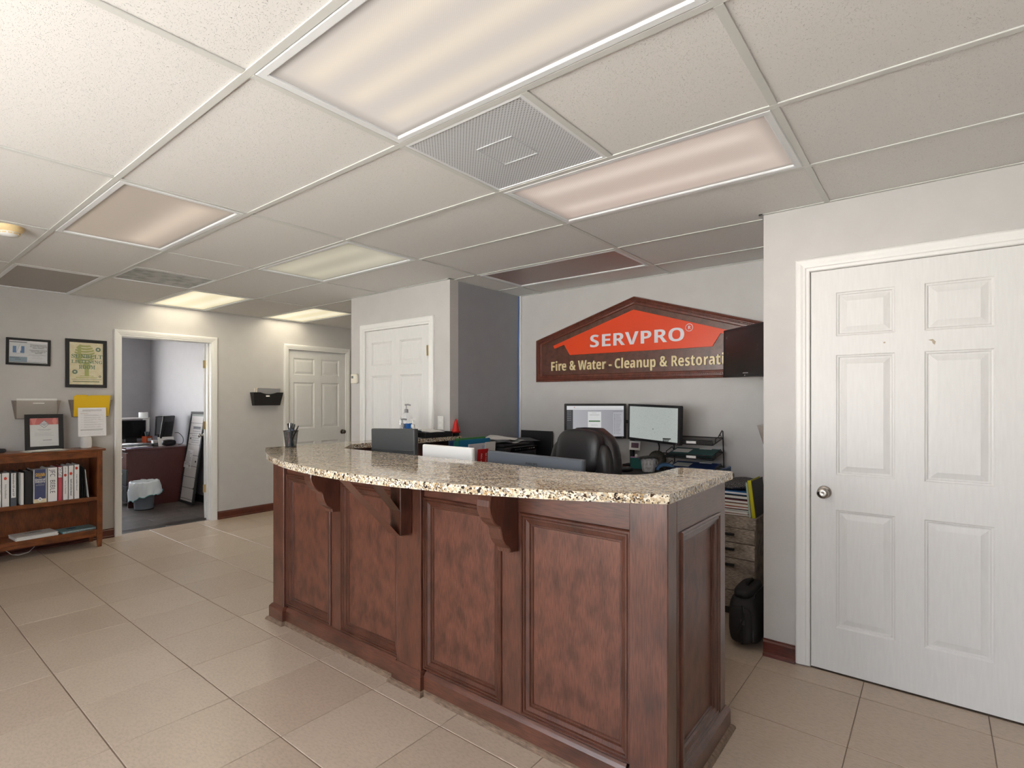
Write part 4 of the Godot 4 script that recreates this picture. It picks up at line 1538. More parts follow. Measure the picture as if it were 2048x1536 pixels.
	text("ROOM", 0.038, Transform3D(Basis(), Vector3(0.005, 0.199, 0.007)), green, f2, "lettering", 0.0004, 0.13, "Droid Serif")
	# --- wall pockets
	var p1 := thing("wall_pocket", "smoky clear wall pocket holding white papers, above the red-banded certificate", "wall pocket", at(1.13, 1.207, 6.449))
	tapered_pocket(p1, 0.335, 0.285, 0.168, 0.075, 0.04, M.clear_plastic)
	part("label", MB.new().box(Vector3(0.01, 0.142, 0.072), Vector3(0.08, 0.008, 0.001)), M.tape, p1)
	var pp := sheet(0.285, 0.18, 0.001, 3)
	single("filed_papers", pp, M.paper, "white papers standing in the smoky wall pocket above the certificate", "papers", at(1.136, 1.212, 6.415))
	var p2 := thing("wall_pocket", "clear wall pocket stuffed with a yellow folder, next to the doorway", "wall pocket", at(1.535, 1.215, 6.449))
	tapered_pocket(p2, 0.335, 0.285, 0.165, 0.075, 0.04, M.clear_plastic)
	for k in 2:
		part("label", MB.new().box(Vector3(0.005, 0.118 - k * 0.016, 0.067 - k * 0.002), Vector3([0.075, 0.095][k], 0.010, 0.001)), M.tape, p2)
	var yf := thing("yellow_folder", "bright yellow paper folder standing in the wall pocket beside the doorway", "folder", at(1.537, 1.220, 6.395))
	var ym := mat("folder_yellow", rgb(232, 190, 30), 0.6)
	var ym1 := MB.new()
	ym1.xf = Transform3D(Basis(Vector3.RIGHT, 0.12), Vector3.ZERO)
	ym1.prism(PackedVector2Array([Vector2(-0.140, 0), Vector2(0.136, 0), Vector2(0.148, 0.205), Vector2(-0.02, 0.205), Vector2(-0.03, 0.196), Vector2(-0.142, 0.196)]), -0.003, 0.003)
	part("front_leaf", ym1, ym, yf)
	var ym2 := MB.new()
	ym2.xf = Transform3D(Basis(Vector3.RIGHT, 0.05), Vector3(0, 0, -0.012))
	ym2.prism(PackedVector2Array([Vector2(-0.138, 0), Vector2(0.134, 0), Vector2(0.14, 0.2), Vector2(-0.03, 0.2), Vector2(-0.036, 0.208), Vector2(-0.12, 0.208), Vector2(-0.126, 0.198), Vector2(-0.138, 0.198)]), -0.002, 0.002)
	part("back_leaf", ym2, ym, yf)
	im = blank(170, 220, Color(0.92, 0.92, 0.93))
	bars(im, 26, 142, 16, 6, 2, Color(0.45, 0.45, 0.47), 0.0, 2)
	bars(im, 14, 80, 30, 6, 1, Color(0.6, 0.6, 0.62), 0.1, 1)
	bars(im, 14, 58, 44, 6, 1, Color(0.72, 0.58, 0.36), 0.0, 2)
	for k in 6:
		bars(im, 34, 158, 54 + k * 18, 4, 3, Color(0.58, 0.58, 0.6), 0.6, 1)
		bars(im, 16, 30, 56 + k * 18, 4, 1, Color(0.66, 0.66, 0.68), 0.0, 1)
	bars(im, 14, 156, 164, 5, 3, Color(0.5, 0.5, 0.52), 0.1, 2)
	bars(im, 14, 150, 188, 12, 2, Color(0.6, 0.6, 0.62), 0.3, 1)
	var pm := printed("notice_print", im, 0.75)
	var pn := single("posted_notice", sheet(0.222, 0.276, 0.004, 5), pm, "white typed sheet taped over the front of the yellow folder pocket", "paper", at(1.535, 1.028, 6.358))
	pn.name = "posted_notice"
	# --- black file holder
	var p3 := thing("file_holder", "black plastic wall file holder overflowing with papers, left of the closed corridor door", "file holder", at(3.298, 1.31, 6.449))
	tapered_pocket(p3, 0.375, 0.325, 0.16, 0.095, 0.06, M.black, 0.022)
	part("label", MB.new().box(Vector3(-0.01, 0.115, 0.088), Vector3(0.046, 0.016, 0.001)), M.tape, p3)
	var manila := mat("manila", rgb(222, 196, 160), 0.7)
	for k in 4:
		var ps := sheet(0.29, 0.205, 0.004, k)
		single("filed_papers", ps, [M.paper, manila, M.paper, M.pale_ink][k], ["white papers at the back of the black wall file holder", "manila folder rising out of the black wall file holder", "white sheet sagging at the front of the black wall file holder", "grey sheet between the papers in the black wall file holder"][k], "papers", Transform3D(Basis(Vector3.RIGHT, 0.12) * Basis(Vector3.BACK, [0.02, 0.0, -0.03, -0.02][k]), P(3.29 + 0.006 * k, 1.317, 6.434 - 0.010 * k)))
	# --- thermostat and outlet on the closet wall
	var th := thing("thermostat", "small cream wall thermostat beside the closet door casing", "thermostat", Transform3D(Basis(Vector3.UP, -PI / 2), P(3.189, 1.54, 4.445)))
	part("body", MB.new().box(Vector3(0, 0.047, 0.014), Vector3(0.095, 0.094, 0.026), 0.005), mat("cream_plastic", rgb(226, 220, 204), 0.5), th)
	part("display", MB.new().box(Vector3(-0.018, 0.062, 0.0275), Vector3(0.03, 0.024, 0.001)), mat("lcd", rgb(92, 96, 88), 0.3), th)
	part("lever", MB.new().box(Vector3(0.026, 0.060, 0.0285), Vector3(0.006, 0.026, 0.003), 0.001), M.white, th)
	var ou := thing("wall_outlet", "white wall outlet plate above the papers at the end of the counter", "outlet", Transform3D(Basis(Vector3.UP, -PI / 2), P(3.189, 1.13, 3.255)))
	part("plate", MB.new().box(Vector3(0, 0.057, 0.003), Vector3(0.07, 0.115, 0.006), 0.002), M.trim, ou)
	for y in [0.036, 0.078]:
		part("socket", MB.new().box(Vector3(0, y, 0.0065), Vector3(0.032, 0.026, 0.002), 0.0008), M.white, ou)


# a sagging cable through points
func cable(pts: Array, r: float) -> MB:
	var c := Curve3D.new()
	for k in pts.size():
		var a: Vector3 = pts[maxi(k - 1, 0)]
		var b: Vector3 = pts[mini(k + 1, pts.size() - 1)]
		var t := (b - a) / 6.0
		c.add_point(pts[k], -t, t)
	c.bake_interval = 0.03
	return MB.new().tube(Array(c.get_baked_points()), r, 6)


# ---------------------------------------------------------------- the office behind the open door
# local frame spanned by three corners: x = bottom left to bottom right, y up the left edge, z towards the viewer of that face
func slab_frame(bl: Vector3, br: Vector3, tl: Vector3) -> Transform3D:
	var x := (br - bl).normalized()
	var z := x.cross(tl - bl).normalized()
	return Transform3D(Basis(x, z.cross(x), z), bl)


func office_things() -> void:
	var o := thing("office_desk", "dark red-brown office desk with a plain end panel, in the room behind the open door", "desk", at(2.67, 0, 8.75))
	part("top", b2(world(o), 2.262, 3.068, 0.722, 0.747, 7.97, 9.55, 0.004), M.desk_dark, o)
	part("end_panel", b2(world(o), 2.30, 3.05, 0.0, 0.722, 7.995, 8.02, 0.002), M.desk_dark, o)
	part("end_panel", b2(world(o), 2.30, 3.05, 0.0, 0.722, 9.50, 9.525, 0.002), M.desk_dark, o)
	part("back_panel", b2(world(o), 3.03, 3.05, 0.1, 0.722, 8.02, 9.50), M.desk_dark, o)
	part("pedestal", b2(world(o), 2.31, 2.95, 0.06, 0.70, 8.022, 8.45), M.desk_dark, o)
	for k in 3:
		var y0 := 0.07 + 0.21 * k
		part("drawer", b2(world(o), 2.294, 2.31, y0, y0 + 0.2, 8.03, 8.44, 0.002), M.black_matte if k < 2 else M.desk_dark, o)
		part("drawer_pull", b2(world(o), 2.284, 2.294, y0 + 0.13, y0 + 0.145, 8.16, 8.30, 0.002), M.nickel, o)
	# waste basket with its liner
	var can := thing("waste_basket", "small grey waste basket standing in front of the office desk", "waste basket", at(2.405, 0, 7.77))
	var cm := mat("can_grey", rgb(120, 130, 140), 0.4)
	part("bin", MB.new().lathe([Vector2(0, 0.002), Vector2(0.098, 0.002), Vector2(0.102, 0.012), Vector2(0.122, 0.285), Vector2(0.126, 0.29), Vector2(0.120, 0.29), Vector2(0.098, 0.012), Vector2(0, 0.012)], 32), cm, can)
	part("base_ring", MB.new().lathe([Vector2(0.098, 0), Vector2(0.108, 0), Vector2(0.106, 0.014), Vector2(0.1, 0.014)], 32), M.black, can)
	var lm := mat("liner", rgb(222, 229, 233), 0.32)
	lm.backlight_enabled = true
	lm.backlight = Color(0.3, 0.32, 0.33)
	var bag := thing("bin_liner", "crumpled translucent white bin liner draped over the waste basket", "bin liner", at(2.405, 0.0, 7.77))
	var n := noise(FastNoiseLite.TYPE_SIMPLEX, 2.2, 2, 17)
	var rows := []
	var prof := [[0.132, 0.292], [0.130, 0.31], [0.133, 0.335], [0.150, 0.36], [0.168, 0.345], [0.182, 0.28], [0.192, 0.22], [0.196, 0.165]]
	for i in prof.size():
		var row := []
		for j in 48:
			var a := TAU * j / 48
			var w := n.get_noise_3d(cos(a) * 1.4, sin(a) * 1.4, i * 0.35)
			var f := n.get_noise_2d(cos(a) * 4.0 + 9.0, sin(a) * 4.0)
			var k: float = maxf(0, i - 1) / 6.0
			var r: float = prof[i][0] * (1.0 + (0.10 * w + 0.09 * f) * k) - 0.035 * k * maxf(0.0, -cos(a))
			var y: float = prof[i][1] + 0.03 * w * k - (0.045 * cos(a + 0.4) * -1.0 if i == 7 else 0.0)
			row.append(Vector3(cos(a) * r, y, -sin(a) * r))
		rows.append(row)
	rows.reverse()
	part("liner", MB.new().grid(rows, true), lm, bag)
	var hem := []
	for j in 49:
		hem.append(rows[0][j % 48])
	part("drawstring", MB.new().tube(hem, 0.006, 6, false), mat("teal_string", rgb(132, 190, 196), 0.4), bag)
	# planning board leaning on the wall
	var fr := slab_frame(P(2.885, 0.004, 7.98), P(2.885, 0.004, 7.525), P(3.046, 1.215, 7.98))
	var bd := thing("planning_board", "tall grey planning board in a black frame, leaning against the office wall by the door", "planning board", fr)
	var bw := 0.455
	var bh := 1.222
	part("frame", MB.new().sweep([Vector3(0, 0, 0), Vector3(0, bh, 0), Vector3(bw, bh, 0), Vector3(bw, 0, 0)], PackedVector2Array([Vector2(0, -0.012), Vector2(0, 0.01), Vector2(-0.032, 0.01), Vector2(-0.032, -0.012)]), Vector3.BACK, true), M.black_matte, bd)
	part("panel", MB.new().box(Vector3(bw / 2, bh / 2, -0.002), Vector3(bw - 0.05, bh - 0.05, 0.008)), mat("board_grey", rgb(178, 172, 168), 0.45), bd)
	for k in 8:
		part("rule", MB.new().box(Vector3(bw / 2, 0.06 + 0.144 * k, 0.0025), Vector3(bw - 0.065, 0.006, 0.001)), M.black, bd)
	part("header", MB.new().box(Vector3(bw / 2, bh - 0.045, 0.003), Vector3(bw - 0.065, 0.03, 0.002)), mat("sage", rgb(120, 128, 122), 0.6), bd)
	var im := blank(110, 120, Color(0.72, 0.70, 0.69))
	for k in 8:
		im.fill_rect(Rect2i(4, 8 + k * 14, 102, 2), Color(0.25, 0.25, 0.27))
		im.fill_rect(Rect2i(4 + k * 14, 22, 2, 84), Color(0.45, 0.45, 0.47))
	im.fill_rect(Rect2i(8, 10, 96, 11), Color(0.32, 0.32, 0.34))
	var cal := thing("calendar_sheet", "printed calendar grid sheet stuck on the upper half of the planning board", "calendar", fr * Transform3D(Basis(), Vector3(0.25, 0.78, 0.004)))
	part("sheet", sheet(0.27, 0.26, 0.002, 2), printed("calendar_print", im), cal)
	im = blank(90, 120, Color(0.80, 0.79, 0.79))
	bars(im, 8, 80, 14, 9, 10, Color(0.42, 0.42, 0.44), 0.4, 3)
	var nt := thing("pinned_note", "grey handwritten sheet hanging skewed from the middle of the planning board", "paper", fr * Transform3D(Basis(Vector3.BACK, -0.06), Vector3(0.12, 0.46, 0.006)))
	part("sheet", sheet(0.22, 0.25, 0.006, 4), printed("note_print", im), nt)
	for k in 3:
		var mg := thing("magnet_clip", ["round black magnet on the left of the planning board calendar", "black clip holding the skewed sheet on the planning board", "round black magnet near the bottom of the planning board"][k], "magnet", fr * Transform3D(Basis(Vector3.RIGHT, PI / 2), Vector3([0.10, 0.36, 0.41][k], [0.86, 0.56, 0.21][k], 0.004)))
		part("disc", MB.new().lathe([Vector2(0, 0), Vector2(0.013, 0), Vector2(0.013, 0.006), Vector2(0, 0.008)], 14), M.black, mg)
	# things on the office desk
	var Y := 0.7485
	for k in 6:
		single("office_paper", sheet(0.28, 0.216, 0.004, k), M.paper, ["topmost white sheet of the paper heap on the office desk", "white sheet fanned to the left in the office desk's paper heap", "white sheet in the middle of the office desk's paper heap", "white sheet reaching deepest over the office desk", "white sheet under the others, at the near edge of the office desk", "white sheet beside the orange pen box"][k], "paper", Transform3D(Basis(Vector3.UP, [0.5, -0.3, 0.15, 0.9, -0.1, 0.4][k]) * Basis(Vector3.RIGHT, -PI / 2), P([2.48, 2.42, 2.5, 2.55, 2.46, 2.66][k], Y + [0.030, 0.024, 0.018, 0.012, 0.004, 0.004][k], [8.42, 8.5, 8.35, 8.7, 8.2, 8.75][k])), "loose papers on the office desk")
	var fo := thing("dark_folder", "dark grey folder lying on the papers at the near end of the office desk", "folder", at(2.5, Y + 0.036, 8.12, 24))
	part("cover", MB.new().box(Vector3(0, 0.006, 0), Vector3(0.28, 0.012, 0.2), 0.003), M.charcoal, fo)
	part("elastic", MB.new().box(Vector3(0.1, 0.0125, 0), Vector3(0.008, 0.001, 0.2)), M.black, fo)
	var pn := thing("purple_notebook", "purple notebook at the near edge of the office desk", "notebook", at(2.44, Y, 8.055, 8))
	part("cover", MB.new().box(Vector3(0, 0.006, 0), Vector3(0.26, 0.011, 0.12), 0.002), mat("mauve", rgb(150, 136, 162), 0.5), pn)
	part("pages", MB.new().box(Vector3(0.002, 0.006, 0.0), Vector3(0.262, 0.006, 0.116)), M.paper, pn)
	var bx := thing("pen_box", "orange cardboard box full of pens on the office desk", "pen box", at(2.86, Y, 9.1, 20))
	var om := mat("box_orange", rgb(206, 92, 56), 0.6)
	for s in [[0, 0.045], [0, -0.045], [1, 0.045], [1, -0.045]]:
		part("side", MB.new().box(Vector3(s[1] if s[0] == 0 else 0.0, 0.045, s[1] if s[0] == 1 else 0.0), Vector3(0.003 if s[0] == 0 else 0.09, 0.09, 0.003 if s[0] == 1 else 0.09)), om, bx)
	part("base", MB.new().box(Vector3(0, 0.002, 0), Vector3(0.09, 0.003, 0.09)), om, bx)
	part("label", MB.new().box(Vector3(0, 0.04, 0.0472), Vector3(0.06, 0.045, 0.0006)), M.paper, bx)
	for k in 7:
		single("desk_pen", MB.new().tube([Vector3.ZERO, Vector3(0.02 * sin(k * 2.0), 0.15, 0.02 * cos(k * 1.3))], 0.0045, 8), [M.black, M.slate, M.white, om, M.black, mat("pen_blue", rgb(40, 60, 130), 0.4), mat("pen_green", rgb(50, 110, 70), 0.4)][k], ["black pen standing in the orange box on the office desk", "slate grey pen standing in the orange box on the office desk", "white pen standing in the orange box on the office desk", "orange pen standing in the orange box on the office desk", "dark pen leaning at the rear in the orange box on the office desk", "blue pen standing in the orange box on the office desk", "green pen standing in the orange box on the office desk"][k], "pen", at(2.86 + 0.02 * cos(k * 1.9), Y + 0.006, 9.1 + 0.02 * sin(k * 2.3)), "pens in the orange box")
	var rs := thing("monitor_riser", "white riser shelf standing over the black screen on the office desk", "monitor riser", at(2.70, Y, 9.28))
	part("top", MB.new().box(Vector3(-0.02, 0.355, 0.0), Vector3(0.47, 0.016, 0.26), 0.004), M.white, rs)
	for s in [-1, 1]:
		part("leg", MB.new().box(Vector3(-0.02 + s * 0.215, 0.173, 0.02), Vector3(0.028, 0.346, 0.2), 0.003), M.white, rs)
	var sc := thing("black_screen", "black screen under the white riser on the office desk", "monitor", at(2.70, Y, 9.22))
	part("panel", MB.new().box(Vector3(-0.01, 0.19, 0), Vector3(0.37, 0.27, 0.03), 0.006), M.black, sc)
	part("display", MB.new().box(Vector3(-0.01, 0.195, 0.0155), Vector3(0.345, 0.235, 0.001)), M.black_gloss, sc)
	part("foot", MB.new().box(Vector3(-0.01, 0.03, -0.02), Vector3(0.14, 0.056, 0.08), 0.006), M.black, sc)
	var rl := thing("paper_roll", "white paper roll on top of the white riser", "paper roll", at(2.86, Y + 0.364, 9.26))
	part("roll", MB.new().lathe([Vector2(0.018, 0), Vector2(0.058, 0), Vector2(0.060, 0.003), Vector2(0.060, 0.075), Vector2(0.058, 0.078), Vector2(0.018, 0.078), Vector2(0.018, 0)], 28), M.paper, rl)
	part("core", MB.new().lathe([Vector2(0.015, 0.0), Vector2(0.0185, 0.0), Vector2(0.0185, 0.079), Vector2(0.015, 0.079)], 20), M.shelf_wood, rl)
	var f2 := slab_frame(P(2.848, 0.86, 8.72), P(3.02, 0.86, 8.86), P(2.872, 1.14, 8.72))
	var m2 := thing("grey_monitor", "grey-faced monitor turned sideways beside the leaning black one in the office", "monitor", f2)
	part("panel", MB.new().box(Vector3(0.11, 0.14, -0.012), Vector3(0.22, 0.28, 0.022), 0.004), M.black, m2)
	part("display", MB.new().box(Vector3(0.11, 0.145, 0.0), Vector3(0.2, 0.25, 0.002)), mat("grey_screen", rgb(128, 130, 134), 0.2), m2)
	part("stand", MB.new().tube([Vector3(0.11, 0.05, -0.03), Vector3(0.115, -0.1, -0.03)], 0.014, 10), M.black, m2)
	part("foot", MB.new().box(Vector3(0.11, -0.107, -0.03), Vector3(0.16, 0.008, 0.1), 0.002), M.black, m2)
	var f3 := slab_frame(P(2.735, 0.80, 8.2), P(2.93, 0.80, 8.38), P(2.815, 1.16, 8.2))
	var m3 := thing("leaning_monitor", "black monitor seen from behind, tilted above the black pouch on the office desk", "monitor", f3)
	part("shell", MB.new().box(Vector3(0.135, 0.18, -0.014), Vector3(0.27, 0.36, 0.028), 0.008), M.black, m3)
	part("rear_cover", MB.new().box(Vector3(0.135, 0.17, 0.004), Vector3(0.2, 0.22, 0.012), 0.005), M.black_matte, m3)
	part("stand", MB.new().tube([Vector3(0.135, 0.08, 0.0), Vector3(0.16, -0.045, 0.03)], 0.013, 10), M.black, m3)
	var ca := thing("coiled_cable", "thin dark cable curling beside the leaning black monitor", "cable", at(3.0, Y, 8.3))
	part("cable", cable([Vector3(-0.06, 0.17, 0.02), Vector3(0.0, 0.16, 0.0), Vector3(0.045, 0.09, 0.02), Vector3(0.03, 0.02, 0.04), Vector3(-0.03, 0.006, 0.06)], 0.004), M.black, ca)
	var po := thing("black_pouch", "crumpled black pouch on a white sheet at the near corner of the office desk", "pouch", at(2.80, Y + 0.004, 8.09))
	part("pouch", MB.new().blob(Vector3(0, 0.045, 0), Vector3(0.085, 0.043, 0.04), 0.7, 0.7, 20), mat("pouch_black", rgb(30, 30, 36), 0.4), po)
	part("flap", MB.new().blob(Vector3(-0.02, 0.072, 0.02), Vector3(0.06, 0.018, 0.03), 0.8, 0.8, 16), M.black_matte, po)
	single("stiff_card", sheet(0.2, 0.13, 0.003, 6), M.paper, "white sheet standing behind the black pouch on the office desk", "paper", Transform3D(Basis(Vector3.RIGHT, -0.35), P(2.80, Y + 0.001, 8.165)))
	var sb := thing("small_white_box", "small white box between the pen box and the pouch", "box", at(2.76, Y, 8.5, 10))
	part("body", MB.new().box(Vector3(0, 0.03, 0), Vector3(0.06, 0.06, 0.05), 0.003), M.white, sb)
	part("lid", MB.new().box(Vector3(0, 0.062, 0), Vector3(0.063, 0.006, 0.053), 0.002), M.paper, sb)
	var st := thing("black_stapler", "black stapler lying below the small white box on the office desk", "stapler", at(2.72, Y, 8.3, 15))
	part("base", MB.new().box(Vector3(0, 0.006, 0), Vector3(0.15, 0.01, 0.035), 0.003), M.black, st)
	part("arm", MB.new().box(Vector3(-0.005, 0.03, 0), Vector3(0.14, 0.02, 0.03), 0.006), M.black, st)
	part("hinge_block", MB.new().box(Vector3(-0.06, 0.018, 0), Vector3(0.03, 0.024, 0.032), 0.003), M.black, st)


# ---------------------------------------------------------------- behind the counter
# flat monitor in its own axes: screen towards +z, bottom edge centred on the origin
func monitor(o: Node3D, w: float, h: float, shell: Material, screen: Material, bezel := 0.016, depth := 0.03) -> void:
	part("shell", MB.new().box(Vector3(0, h / 2, -depth / 2), Vector3(w, h, depth), 0.006), shell, o)
	part("bezel", MB.new().sweep([Vector3(-w / 2, 0, 0), Vector3(-w / 2, h, 0), Vector3(w / 2, h, 0), Vector3(w / 2, 0, 0)], PackedVector2Array([Vector2(0, -0.004), Vector2(0, 0.003), Vector2(-bezel, 0.003), Vector2(-bezel, -0.004)]), Vector3.BACK, true), shell, o)
	var q := MB.new()
	var a := w / 2 - bezel
	q.quad(Vector3(-a, bezel, 0.001), Vector3(a, bezel, 0.001), Vector3(a, h - bezel, 0.001), Vector3(-a, h - bezel, 0.001))
	part("display", q, screen, o)


func stand(o: Node3D, drop: float, m: Material) -> void:
	part("neck", MB.new().box(Vector3(0, -drop / 2 + 0.05, -0.05), Vector3(0.05, drop + 0.1, 0.022), 0.006), m, o)
	part("foot", MB.new().box(Vector3(0, -drop + 0.007, -0.04), Vector3(0.22, 0.012, 0.16), 0.005), m, o)


func lit_screen(called: String, im: Image, glow: float) -> StandardMaterial3D:
	var m := mat(called, rgb(20, 20, 22), 0.25)
	m.emission_enabled = true
	m.emission_texture = image_tex(called, im)
	m.emission = Color.WHITE
	m.emission_operator = BaseMaterial3D.EMISSION_OP_MULTIPLY
	m.emission_energy_multiplier = glow
	m.texture_repeat = false
	return m


func pen(label: String, m: Material, place: Transform3D, lean: Vector3, tip: Material) -> void:
	var o := thing("pen", label, "pen", place, "pens in the black mesh cup")
	part("barrel", MB.new().tube([Vector3.ZERO, lean * 0.115], 0.0045, 10), m, o)
	part("cap", MB.new().tube([lean * 0.112, lean * 0.148], 0.0052, 10, true, 0.0038), tip, o)
	var side := lean.cross(Vector3.RIGHT).normalized() * 0.0062
	part("clip", MB.new().tube([lean * 0.146 + side, lean * 0.118 + side], 0.0013, 6), M.nickel, o)


func desk_things() -> void:
	# --- worktops behind the counter
	var o := thing("front_worktop", "low cherry worktop behind the bowed front counter, carrying the three monitors seen from behind", "desk", at(2.12, 0, 2.05))
	part("top", b2(world(o), 1.803, 2.45, 0.715, 0.745, 0.90, 3.09, 0.004), M.cherry_z, o)
	for v in [0.93, 1.99, 3.05]:
		part("support_panel", b2(world(o), 1.81, 2.40, 0.0, 0.715, v - 0.012, v + 0.012), M.cherry_v, o)
	o = thing("side_worktop", "cherry worktop along the dark grey wall, under the folders", "desk", at(2.98, 0, 2.84))
	part("top", b2(world(o), 2.47, 3.478, 0.81, 0.84, 2.55, 3.095, 0.004), M.cherry_x, o)
	for u in [2.50, 3.44]:
		part("support_panel", b2(world(o), u - 0.012, u + 0.012, 0.0, 0.81, 2.57, 3.08), M.cherry_v, o)
	o = thing("back_worktop", "dark cherry worktop along the sign wall, under the twin lit monitors", "desk", at(3.82, 0, 2.15))
	part("top", b2(world(o), 3.482, 4.150, 0.81, 0.84, 1.16, 3.12, 0.004), M.desk_dark, o)
	for v in [1.19, 2.15, 3.09]:
		part("support_panel", b2(world(o), 3.52, 4.14, 0.0, 0.81, v - 0.012, v + 0.012), M.desk_dark, o)
	# --- the three monitors that face away
	var away := Basis(Vector3(0, 0, -1), Vector3.UP, Vector3.RIGHT)
	o = thing("dark_monitor", "dark grey monitor seen from behind, tallest of the three over the counter", "monitor", Transform3D(away * Basis(Vector3.BACK, -0.028), P(2.15, 0.87, 2.585)))
	monitor(o, 0.405, 0.335, M.charcoal, M.black_gloss)
	stand(o, 0.125, M.black)
	part("rear_ledge", MB.new().box(Vector3(0, 0.205, -0.032), Vector3(0.395, 0.006, 0.006), 0.002), M.charcoal, o)
	o = thing("white_monitor", "white monitor seen from behind, between the dark grey and slate ones", "monitor", Transform3D(away, P(2.15, 0.83, 2.135)))
	monitor(o, 0.392, 0.293, M.white, M.black_gloss, 0.016, 0.02)
	stand(o, 0.085, M.white)
	o = thing("slate_monitor", "slate monitor seen from behind with a small maker's name, right of the white one", "monitor", Transform3D(away * Basis(Vector3.BACK, 0.016), P(2.15, 0.80, 1.545)))
	monitor(o, 0.575, 0.312, M.slate, M.black_gloss, 0.014, 0.024)
	stand(o, 0.055, M.black)
	text("PHILIPS", 0.0115, Transform3D(Basis(Vector3.UP, PI), Vector3(0.0, 0.268, -0.0245)), M.black, o, "lettering", 0.0005, 0.07)
	# --- swivel chair
	o = thing("office_chair", "black leather high-backed office chair with a padded headrest, turned towards the counter", "office chair", at(2.93, 0, 1.80, -96.0))
	# own axes: +z is where the sitter looks
	var br := []
	for i in 15:
		var t := i / 14.0
		var y := 0.46 + 0.735 * t
		var hw := 0.262 * pow(maxf(0.0, 1.0 - pow(absf(t - 0.45) / 0.56, 3.4)), 0.38)
		var row := []
		for j in 28:
			var a := TAU * j / 28
			var ca := cos(a)
			var sa := sin(a)
			var x := hw * signf(ca) * pow(absf(ca), 0.55)
			var bulge := 0.060 + 0.018 * sin(t * PI)
			var wing := 0.028 * pow(absf(x) / 0.26, 2.0)
			var z := -0.12 - 0.07 * t + signf(sa) * pow(absf(sa), 0.6) * bulge * (1.0 if hw > 0.02 else 0.2) + wing
			row.append(Vector3(x, y, -z if false else z))
		row.reverse()
		br.append(row)
	part("backrest", MB.new().grid(br, true), M.leather, o)
	var head := MB.new()
	head.xf = Transform3D(Basis(Vector3.RIGHT, -0.10), Vector3(0, 1.045, -0.075))
	head.blob(Vector3.ZERO, Vector3(0.175, 0.148, 0.062), 0.62, 0.55, 32)
	part("headrest", head, M.leather, o)
	for s in [-1, 1]:
		var bol := MB.new()
		bol.xf = Transform3D(Basis(Vector3.BACK, s * 0.10), Vector3(s * 0.195, 0.845, -0.085))
		bol.blob(Vector3.ZERO, Vector3(0.062, 0.26, 0.055), 0.7, 0.8, 24)
		part("bolster", bol, M.leather, o)
	part("lumbar_cushion", MB.new().blob(Vector3(0, 0.74, -0.075), Vector3(0.17, 0.13, 0.055), 0.65, 0.6, 28), M.leather, o)
	part("seat", MB.new().blob(Vector3(0, 0.47, 0.10), Vector3(0.265, 0.065, 0.255), 0.5, 0.5, 32), M.leather, o)
	for s in [-1, 1]:
		part("armrest", MB.new().tube([Vector3(s * 0.27, 0.47, -0.02), Vector3(s * 0.305, 0.58, -0.05), Vector3(s * 0.30, 0.67, 0.02), Vector3(s * 0.30, 0.675, 0.16), Vector3(s * 0.30, 0.60, 0.24), Vector3(s * 0.275, 0.47, 0.22)], 0.022, 12), M.black, o)
	part("column", MB.new().lathe([Vector2(0.0, 0.08), Vector2(0.032, 0.08), Vector2(0.03, 0.25), Vector2(0.022, 0.25), Vector2(0.022, 0.41), Vector2(0, 0.41)], 20), M.black, o)
	for k in 5:
		var a := TAU * k / 5
		var d := Vector3(cos(a), 0, sin(a))
		var leg := part("leg", MB.new().tube([Vector3(0, 0.12, 0), d * 0.15 + Vector3(0, 0.105, 0), d * 0.29 + Vector3(0, 0.075, 0)], 0.026, 8, true, 0.017), M.black, o)
		var c := MB.new()
		c.xf = Transform3D(Basis(Vector3(-d.z, 0, d.x), Vector3.UP, d) * Basis(Vector3.BACK, PI / 2), d * 0.29 + Vector3(0, 0.028, 0))
		c.lathe([Vector2(0, -0.02), Vector2(0.027, -0.02), Vector2(0.027, 0.02), Vector2(0, 0.02)], 16)
		part("caster", c, M.black_matte, leg)
	# --- twin lit screens on an arm
	var im := blank(480, 270, Color(0.70, 0.70, 0.72))
	for x in 480:
		var g := 0.80 - 0.12 * absf(x - 60) / 420.0
		im.fill_rect(Rect2i(x, 34, 1, 236), Color(g, g, g + 0.02))
	im.fill_rect(Rect2i(0, 0, 480, 34), Color(0.97, 0.97, 0.98))
	bars(im, 60, 460, 22, 6, 1, Color(0.62, 0.62, 0.64), 0.0, 2)
	im.fill_rect(Rect2i(60, 10, 10, 5), Color(0.8, 0.5, 0.4))
	im.fill_rect(Rect2i(0, 36, 52, 234), Color(0.30, 0.30, 0.31))
	for k in 6:
		im.fill_rect(Rect2i(6, 46 + k * 16, 8, 4), Color(0.8, 0.8, 0.8))
		im.fill_rect(Rect2i(18, 46 + k * 16, 20, 3), Color(0.66, 0.66, 0.66))
	im.fill_rect(Rect2i(178, 52, 112, 142), Color(0.97, 0.97, 0.97))
	bars(im, 212, 252, 62, 6, 1, Color(0.6, 0.6, 0.6), 0.0, 2)
	bars(im, 194, 276, 76, 6, 2, Color(0.66, 0.66, 0.66), 0.1, 2)
	im.fill_rect(Rect2i(186, 130, 96, 11), Color(0.36, 0.52, 0.36))
	bars(im, 206, 262, 166, 8, 2, Color(0.7, 0.7, 0.7), 0.1, 2)
	im.fill_rect(Rect2i(392, 36, 88, 234), Color(0.78, 0.78, 0.80))
	bars(im, 392, 472, 40, 10, 2, Color(0.35, 0.35, 0.36), 0.0, 3)
	for k in 14:
		disc(im, 404, 76 + k * 13, 3, Color(0.2, 0.2, 0.22) if k == 3 else Color(0.45, 0.45, 0.47))
		bars(im, 414, 462, 75 + k * 13, 9, 1, Color(0.5, 0.5, 0.52), 0.4, 3)
